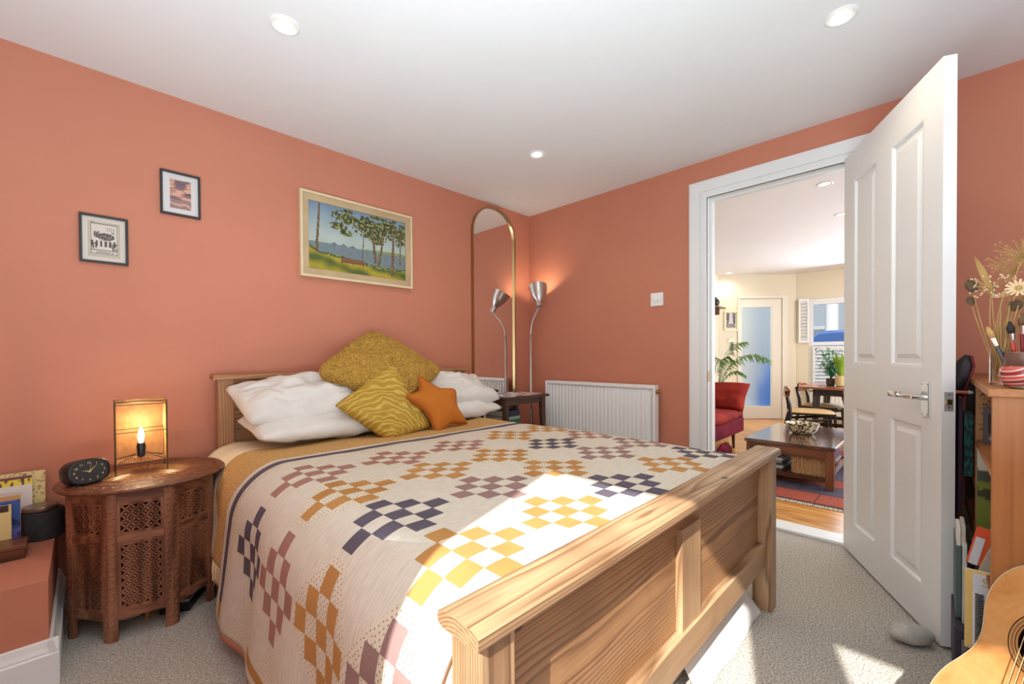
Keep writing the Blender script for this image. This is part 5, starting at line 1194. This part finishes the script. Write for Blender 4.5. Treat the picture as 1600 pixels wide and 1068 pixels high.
MB(FX).prism([(.88, 1.20), (.99, 1.20), (.985, 1.215), (.96, 1.225), (.965, 1.25), (.945, 1.262), (.93, 1.235), (.915, 1.25), (.90, 1.262), (.885, 1.245), (.895, 1.22)], .004, .014).build('rack_plate', g['brass'], k_)
for x, z in ((.905, 1.13), (.925, 1.10), (.90, 1.09)):
    kk = MB(FX).tube([(x, 1.20, .014), (x, z+.03, .014)], .003, 5).build('keyring', g['black'], k_); MB(FX).prism([(x-.012, z-.03), (x+.012, z-.03), (x+.014, z+.03), (x-.014, z+.03)], .010, .016).build('key', g['framebk'], kk)
# rug
rg = thing('patchwork_rug', 'faded red and blue patchwork rug under the coffee table', 'rug', (4.4, .1, 0))
MB().box(3.40, 5.60, -1.2, 1.16, .0005, .009, .002).build('rug_base', paint(70, 60, 70, .95), rg)
rr = random.Random(9); cols = [(176, 82, 62), (160, 70, 56), (150, 66, 60), (84, 78, 98), (140, 76, 66), (96, 86, 104)]
cm = [noisy('rug_patch_%d' % i, srgb(*c), tuple(x*.6 for x in srgb(*c)), 30, .95, .4, .003, sc=(1, 4, 1)) for i, c in enumerate(cols)]
for i in range(9):
    for j in range(8):
        x0, y0 = 3.415+i*.242, -1.185+j*.292; y0 += .14*(i % 2)
        if y0+.285 > 1.155: continue
        near = i < 1 or i == 1 and j > 3
        MB().box(x0, x0+.236, y0, y0+.286, .009, .0125, .001).build('rug_patch', cm[rr.choice([0, 1, 0, 4]) if i == 0 else (3 if i in (1, 4) and rr.random() < .8 else rr.randrange(6))], rg)
b = MB()
for k in range(300):
    y = -1.19+k*.00785; b.tube([(3.405, y, .005), (3.385, y+rr.uniform(-.004, .004), .004), (3.362+rr.uniform(-.006, .006), y+rr.uniform(-.006, .006), .003)], .0035, 4)
b.build('fringe', paint(206, 196, 176, .95), rg, kind='stuff', label='off-white rug fringe')
# coffee table
cf = thing('coffee_table', 'dark wooden coffee table with slatted lower shelf', 'table', (4.28, .79, .0125)); cz = .0127
cx0, cx1, cy0, cy1 = 3.765, 4.80, .492, 1.088
ctop = mat('glossy_table_top', srgb(70, 40, 28), .14, **{'Coat Weight': 1.0, 'Coat Roughness': .12}); t_ = NT(ctop); nn = t_.noise(t_.coord((1.5, 14, 14)), 2.2, 4); t_.col(t_.ramp(nn.outputs[0], [(.35, srgb(104, 62, 42)), (.65, srgb(64, 36, 26))])); t_.bump(nn.outputs[0], .15, .002)
MB().box(cx0, cx1, cy0, cy1, .303, .329, .003).build('tabletop', ctop, cf)
for x in (cx0+.012, cx1-.067):
    for y in (cy0+.012, cy1-.062): MB().box(x, x+.055, y, y+.05, cz, .303, .002).build('leg', g['walnut_z'], cf)
MB().box(cx0+.016, cx0+.036, cy0+.062, cy1-.062, .232, .303).build('apron', g['walnut_y'], cf); MB().box(cx1-.036, cx1-.016, cy0+.062, cy1-.062, .232, .303).build('apron', g['walnut_y'], cf)
MB().box(cx0+.067, cx1-.067, cy0+.016, cy0+.034, .232, .303).build('apron', g['walnut_x'], cf); MB().box(cx0+.067, cx1-.067, cy1-.034, cy1-.016, .232, .303).build('apron', g['walnut_x'], cf)
for x in (cx0+.02, cx1-.05): MB().box(x, x+.028, cy0+.06, cy1-.06, .065, .092).build('shelf_rail', g['walnut_y'], cf)
for k in range(11): y = cy0+.03+k*.0505; MB().box(cx0+.045, cx1-.05, y, y+.032, .083, .0935).build('shelf_slat', g['walnut_x'], cf)
bw = thing('splatter_bowl', 'cream bowl with black splatter glaze on the coffee table', 'bowl', (4.29, .79, .33))
ms = mat('splatter_glaze', (.7, .65, .5), .25); t_ = NT(ms); vo = t_.noise(t_.coord(), 34, 2, .6, .6); t_.col(t_.ramp(vo.outputs[0], [(.46, srgb(228, 214, 180)), (.5, srgb(40, 30, 28)), (.58, srgb(30, 24, 24)), (.62, srgb(216, 196, 160))]))
autosm(MB(Matrix.Translation(V((4.29, .79, .330)))).lathe([(.06, 0), (.075, .004), (.105, .035), (.122, .085), (.124, .09), (.119, .089), (.10, .04), (.07, .012), (0, .01)], 36).build('bowl_body', ms, bw), 50)
wb = thing('wicker_hamper', 'small lidded wicker basket on the lower shelf of the coffee table', 'basket', (3.93, .665, .094))
b = MB()
for k in range(13): z = .100+k*.0105; b.box(3.825, 4.06, .555, .775, z-.0045, z+.0045, .003)
b.build('woven_side', g['wicker'], wb)
for k in range(8): y = .565+k*.028; MB().tube([(3.822, y, .096), (3.822, y, .235)], .0045, 6).build('stake', g['wicker'], wb)
for k in range(6): x = 3.85+k*.038; MB().tube([(x, .552, .096), (x, .552, .235)], .0045, 6).build('stake', g['wicker'], wb)
MB().box(3.812, 4.07, .543, .788, .232, .246, .005).build('lid', g['wicker'], wb)
zz = .094
for i, c in enumerate(((60, 66, 72), (170, 176, 176), (44, 50, 56), (120, 134, 142), (180, 184, 180), (52, 58, 66), (140, 150, 156))):
    t = MB(rotz((3.97, .93, zz), (i % 3-1)*.05)).box(-.15, .15, -.10, .10, 0, .0195, .002).build('magazine_pile' if False else 'magazine', paint(*c, .4), None, label=['lowest dark magazine', 'second, light grey magazine from the bottom', 'third, near-black magazine from the bottom', 'middle blue-grey magazine', 'pale magazine third from the top', 'dark magazine second from the top', 'topmost grey-blue magazine'][i]+' of the pile on the coffee table shelf', category='magazine', group='magazines on the coffee table shelf'); zz += .020
MB(Matrix.Translation(V((4.72, .36, .012)))).grid(lambda u, v: V((.14*cos(2*pi*u)*sin(pi*v), .12*sin(2*pi*u)*sin(pi*v), .07-.07*cos(pi*v))), 24, 12).build('floor_cushion', paint(40, 100, 190, .8), None, smooth=True, label='blue round floor cushion just right of the coffee table', category='cushion')
# sofa
sf = thing('armless_sofa', 'red velvet armless sofa chair seen end-on beyond the doorway', 'sofa', (4.5, 1.8, 0))
MB().box(3.95, 5.03, 1.455, 2.25, .175, .325, .015).build('sofa_base', g['sofa2'], sf)
def puff(name, x0, x1, y0, y1, z0, z1, m, par, corner=0):
    bm = bmesh.new(); bmesh.ops.create_cube(bm, size=1); bmesh.ops.subdivide_edges(bm, edges=bm.edges[:], cuts=9, use_grid_fill=True)
    for v in bm.verts:
        x, y, z = v.co*2; s_ = 1+.06*(1-x*x)*(1-y*y)*abs(z)+.03*noise.noise(V((x*2, y*2, z*2)))
        k = (abs(x)**6+abs(y)**6+abs(z)**6)**(1/6); r = 1/max(1, k)**.0; q = .10
        rx_, ry_, rz_ = x, y, z
        f = 1-q*(x*x*y*y+y*y*z*z+x*x*z*z)/2
        v.co = V(((x0+x1)/2+rx_*f*(x1-x0)/2, (y0+y1)/2+ry_*f*(y1-y0)/2, (z0+z1)/2+rz_*(f+.25*(1-x*x)*(1-y*y)*0)*(z1-z0)/2*(1+.22*(1-x*x)*(1-y*y))))
    me = bpy.data.meshes.new(name); bm.to_mesh(me); bm.free(); o = link(me, name, m, par, True); return o
puff('seat_cushion', 3.95, 4.98, 1.43, 2.25, .318, .42, g['sofa'], sf)
cb_ = cushion('back_cushion', (4.86, 1.40, .40), (4.86, 2.20, .40), (5.02, 2.22, .690), (4.99, 1.365, .700), .20, g['sofa'], n=20, pull=.07, crease=.012, pw=.30)
cb_.parent = sf; base_of(cb_, (4.5, 1.8, 0))
MB().box(4.98, 5.06, 1.47, 2.25, .175, .60, .02).build('back_frame', g['sofa2'], sf)
for x in (4.02, 4.90):
    for y in (1.52, 2.15): MB().tube([(x, y, 0), (x-.02, y, .175)], [.012, .020], 8).build('leg', g['dark_z'], sf)
t = thing('shawl', 'dark fringed crimson shawl bundled at the sofa foot', 'shawl', (4.2, 1.42, .0)); MB(Matrix.Translation(V((4.25, 1.40, .085)))).grid(lambda u, v: V((.16*cos(2*pi*u)*sin(pi*v), .05*sin(2*pi*u)*sin(pi*v), .08*cos(pi*v)))*(1+.25*noise.noise(V((u*7, v*6, 0)))), 26, 12).build('cloth', g['sofa2'], t, smooth=True)
# palm
pm = thing('potted_palm', 'potted kentia palm with arching fronds behind the red sofa', 'plant', (5.75, 2.0, 0))
autosm(MB(Matrix.Translation(V((5.75, 2.0, 0)))).lathe([(.12, 0), (.15, .02), (.17, .28), (.16, .28), (.15, .25), (0, .25)], 24).build('pot', paint(90, 70, 60), pm))
def frond(ctrl, wmax, seed, m, nl=20):
    A, B_, C_ = map(V, ctrl); rs_ = random.Random(seed); P = [A*(1-t)**2+B_*2*t*(1-t)+C_*t*t for t in [k/24 for k in range(25)]]
    st_ = MB().tube(P, [.008*(1-.8*k/24) for k in range(25)], 5).build('frond', m, pm)
    b = MB()
    for k in range(nl):
        t = .38+.62*k/nl; i = min(23, int(t*24)); p = P[i]+(P[i+1]-P[i])*(t*24-i); d = (P[i+1]-P[i]).normalized(); sd = d.cross(V((0, 0, 1))).normalized()
        for s in (-1, 1):
            L_ = wmax*sin(pi*(.15+.8*(k/nl)))*rs_.uniform(.85, 1.1); e = p+(sd*s*.75+d*.8).normalized()*L_*.6; f_ = p+(sd*s*.8+d*.7).normalized()*L_-V((0, 0, L_*.45)); w_ = .009
            b.add([p, e+d*w_, f_, e-d*w_], [(0, 1, 2, 3)])
    b.build('leaflets', m, st_, kind='stuff')
c0 = (5.75, 2.0, .26)
for i, (mid, end, w_) in enumerate((((5.80, 1.95, 1.15), (6.05, 1.46, .93), .30), ((5.78, 1.98, 1.1), (6.0, 1.72, 1.16), .24), ((5.7, 2.05, 1.1), (5.55, 1.80, .90), .22), ((5.75, 2.05, 1.2), (5.9, 2.25, 1.15), .24), ((5.6, 2.1, 1.0), (5.2, 2.2, 1.0), .24), ((5.75, 1.95, .9), (5.85, 1.68, .74), .18), ((5.9, 2.0, 1.0), (6.3, 1.9, .9), .22))): frond((c0, mid, end), w_, i, g['leaf'])
# dining table
dt = thing('dining_table', 'teak dining table on black legs by the far window', 'table', (6.4, .6, 0)); dz_ = .628
MB().prism([(5.80+.04*(1-cos(k)), 0) for k in ()]+[(5.86, 1.115), (5.80, 1.05), (5.78, .6), (5.80, -.2), (5.86, -.26), (6.74, -.26), (6.80, -.2), (6.82, .6), (6.80, 1.05), (6.74, 1.115)], dz_-.022, dz_).build('tabletop', wood('teak_top', 1, srgb(186, 112, 64), srgb(166, 94, 50), srgb(126, 66, 36), rings=5, knots=False, sc=5, rough=.18), dt)
for x in (5.93, 6.62):
    for y in (.98, -.12): MB().tube([(x, y, 0), (x, y-.03 if y > .5 else y+.03, dz_-.022)], [.022, .04], 4).build('leg', g['black'], dt)
MB().box(5.90, 6.66, -.1, .98, dz_-.10, dz_-.022).build('apron', g['black'], dt)
for x in (5.93, 6.62): MB().box(x-.012, x+.012, -.12, .96, .18, .22).build('stretcher', g['black'], dt)
# dining chairs
def chair(label, X):
    t = thing('dining_chair', label, 'chair', X.translation, 'dining chairs with tan seats'); b = MB(X)
    # local: seat centre at origin xy, backrest at -x
    sc_ = .36
    for s in (-1, 1):
        MB(X).tube([(.18, s*.17, 0), (.155, s*.16, sc_)], [.011, .018], 6).build('leg', g['black'], t)
        MB(X).tube([(-.27, s*.19, 0), (-.19, s*.165, sc_-.02), (-.20, s*.165, sc_+.10), (-.235, s*.17, .60)], [.012, .020, .018, .011], 6).build('rear_leg', g['black'], t)
        MB(X).tube([(.165, s*.163, sc_-.05), (-.20, s*.168, sc_-.09)], .015, 6).build('side_rail', g['black'], t)
    b = MB(X); b.grid(lambda u, v: (.22*(2*u-1)*(1-.10*abs(2*v-1)**3), .20*(2*v-1)*(1-.08*abs(2*u-1)**3), sc_+.012+.028*(1-(2*u-1)**4)*(1-(2*v-1)**4)), 14, 14)
    b.grid(lambda u, v: (.22*(1-2*u)*(1-.10*abs(2*v-1)**3), .20*(2*v-1)*(1-.08*abs(2*u-1)**3), sc_+.012), 14, 14); b.build('seat_pad', paint(222, 184, 128, .6), t, smooth=True, weld=True)
    MB(X).box(-.19, .19, -.175, .175, sc_-.012, sc_+.012, .004).build('seat_frame', g['black'], t)
    b = MB(X)
    for (o_, s_) in ((0, 1), (.014, -1)):
        b.grid(lambda u, v: (-.235-o_+.035*(2*u-1)**2*1.0+.01*(v-.5), .205*(2*u-1)*s_, .535+v*.115*(1-.35*(2*u-1)**2)-.0), 16, 5)
    b.build('backrest', g['hpine_y'] if False else wood('teak_back', 1, srgb(190, 110, 62), srgb(168, 92, 50), srgb(120, 62, 34), rings=4, knots=False, sc=6, rough=.25) if 'teak_back' not in bpy.data.materials else bpy.data.materials['teak_back'], t, smooth=True)
    MB(X).prism([(-.02, .44), (.02, .44), (.05, .56), (-.05, .56)], -.006, .006) if False else None
    return t
chair('tan-seated teak-backed chair at the near left corner of the dining table', rotz((5.62, .96, 0), -pi/2+.25))
chair('tan-seated chair mostly hidden behind the open door at the dining table', rotz((5.55, .42, 0), -pi/2))
chair('dark-framed chair pulled up on the window side, behind the nearer chair', rotz((6.35, .96, 0), -pi/2-.1))
# plants on the dining table
pl1 = thing('potted_plant', 'bushy blue-green plant in a small dark pot on the dining table', 'plant', (6.2, .86, dz_))
autosm(MB(Matrix.Translation(V((6.2, .86, dz_)))).lathe([(.035, 0), (.045, .01), (.048, .085), (.042, .085), (.04, .07), (0, .07)], 20).build('pot', paint(70, 52, 44, .4), pl1))
rr = random.Random(21)
def leafmesh(b, p, d, L_, w_, droop=.2):
    d = d.normalized(); s = d.cross(V((0, 0, 1)));
    if s.length < .05: s = V((1, 0, 0))
    s.normalize(); q = p+d*L_*.5; e = p+d*L_-V((0, 0, L_*droop)); b.add([p, q+s*w_+V((0, 0, .004)), e, q-s*w_+V((0, 0, .004)), q], [(0, 1, 4), (1, 2, 4), (2, 3, 4), (3, 0, 4)])
for k in range(15):
    a = rr.uniform(0, 2*pi); h = rr.uniform(.08, .40); r_ = rr.uniform(.03, .16); tip = V((6.2+r_*cos(a), .86+r_*sin(a), dz_+.08+h)); b = MB().tube([(6.2, .86, dz_+.07), (6.2+r_*.4*cos(a), .86+r_*.4*sin(a), dz_+.08+h*.7), tip], [.004, .003, .002], 5).build('stem', g['leaf3'], pl1)
    lb = MB()
    for q in range(11):
        t = .3+.7*q/11; p = V((6.2, .86, dz_+.07)).lerp(tip, t); a2 = q*2.4+a; leafmesh(lb, p, V((cos(a2), sin(a2), .1)), rr.uniform(.05, .085), rr.uniform(.012, .02), .5)
    lb.build('leaves', g['leaf3'], b, kind='stuff')
pl2 = thing('potted_plant', 'bright green upright-leaved plant in a cream pot on the dining table', 'plant', (6.15, .755, dz_))
autosm(MB(Matrix.Translation(V((6.15, .755, dz_)))).lathe([(.05, 0), (.055, .005), (.065, .12), (.058, .12), (.055, .10), (0, .10)], 24).build('pot', paint(226, 204, 150, .5), pl2))
for k in range(16):
    a = k*2.4; tl_ = rr.uniform(.2, .36); d = V((cos(a)*.28, sin(a)*.28, 1)).normalized(); b = MB(); leafmesh(b, V((6.15+.02*cos(a), .755+.02*sin(a), dz_+.10)), d, tl_, .024, .05); b.build('leaf_blade', g['leaf2'], pl2)
MB().prism([(6.05+.0, .66), (6.30, .66), (6.30, .96), (6.05, .96)], dz_, dz_+.003).build('placemat', g['dark_y'], None, label='dark woven mat under the plants on the dining table', category='mat')
for o in ('potted_plant', 'potted_plant.001'): bpy.data.objects[o].location.z += .004
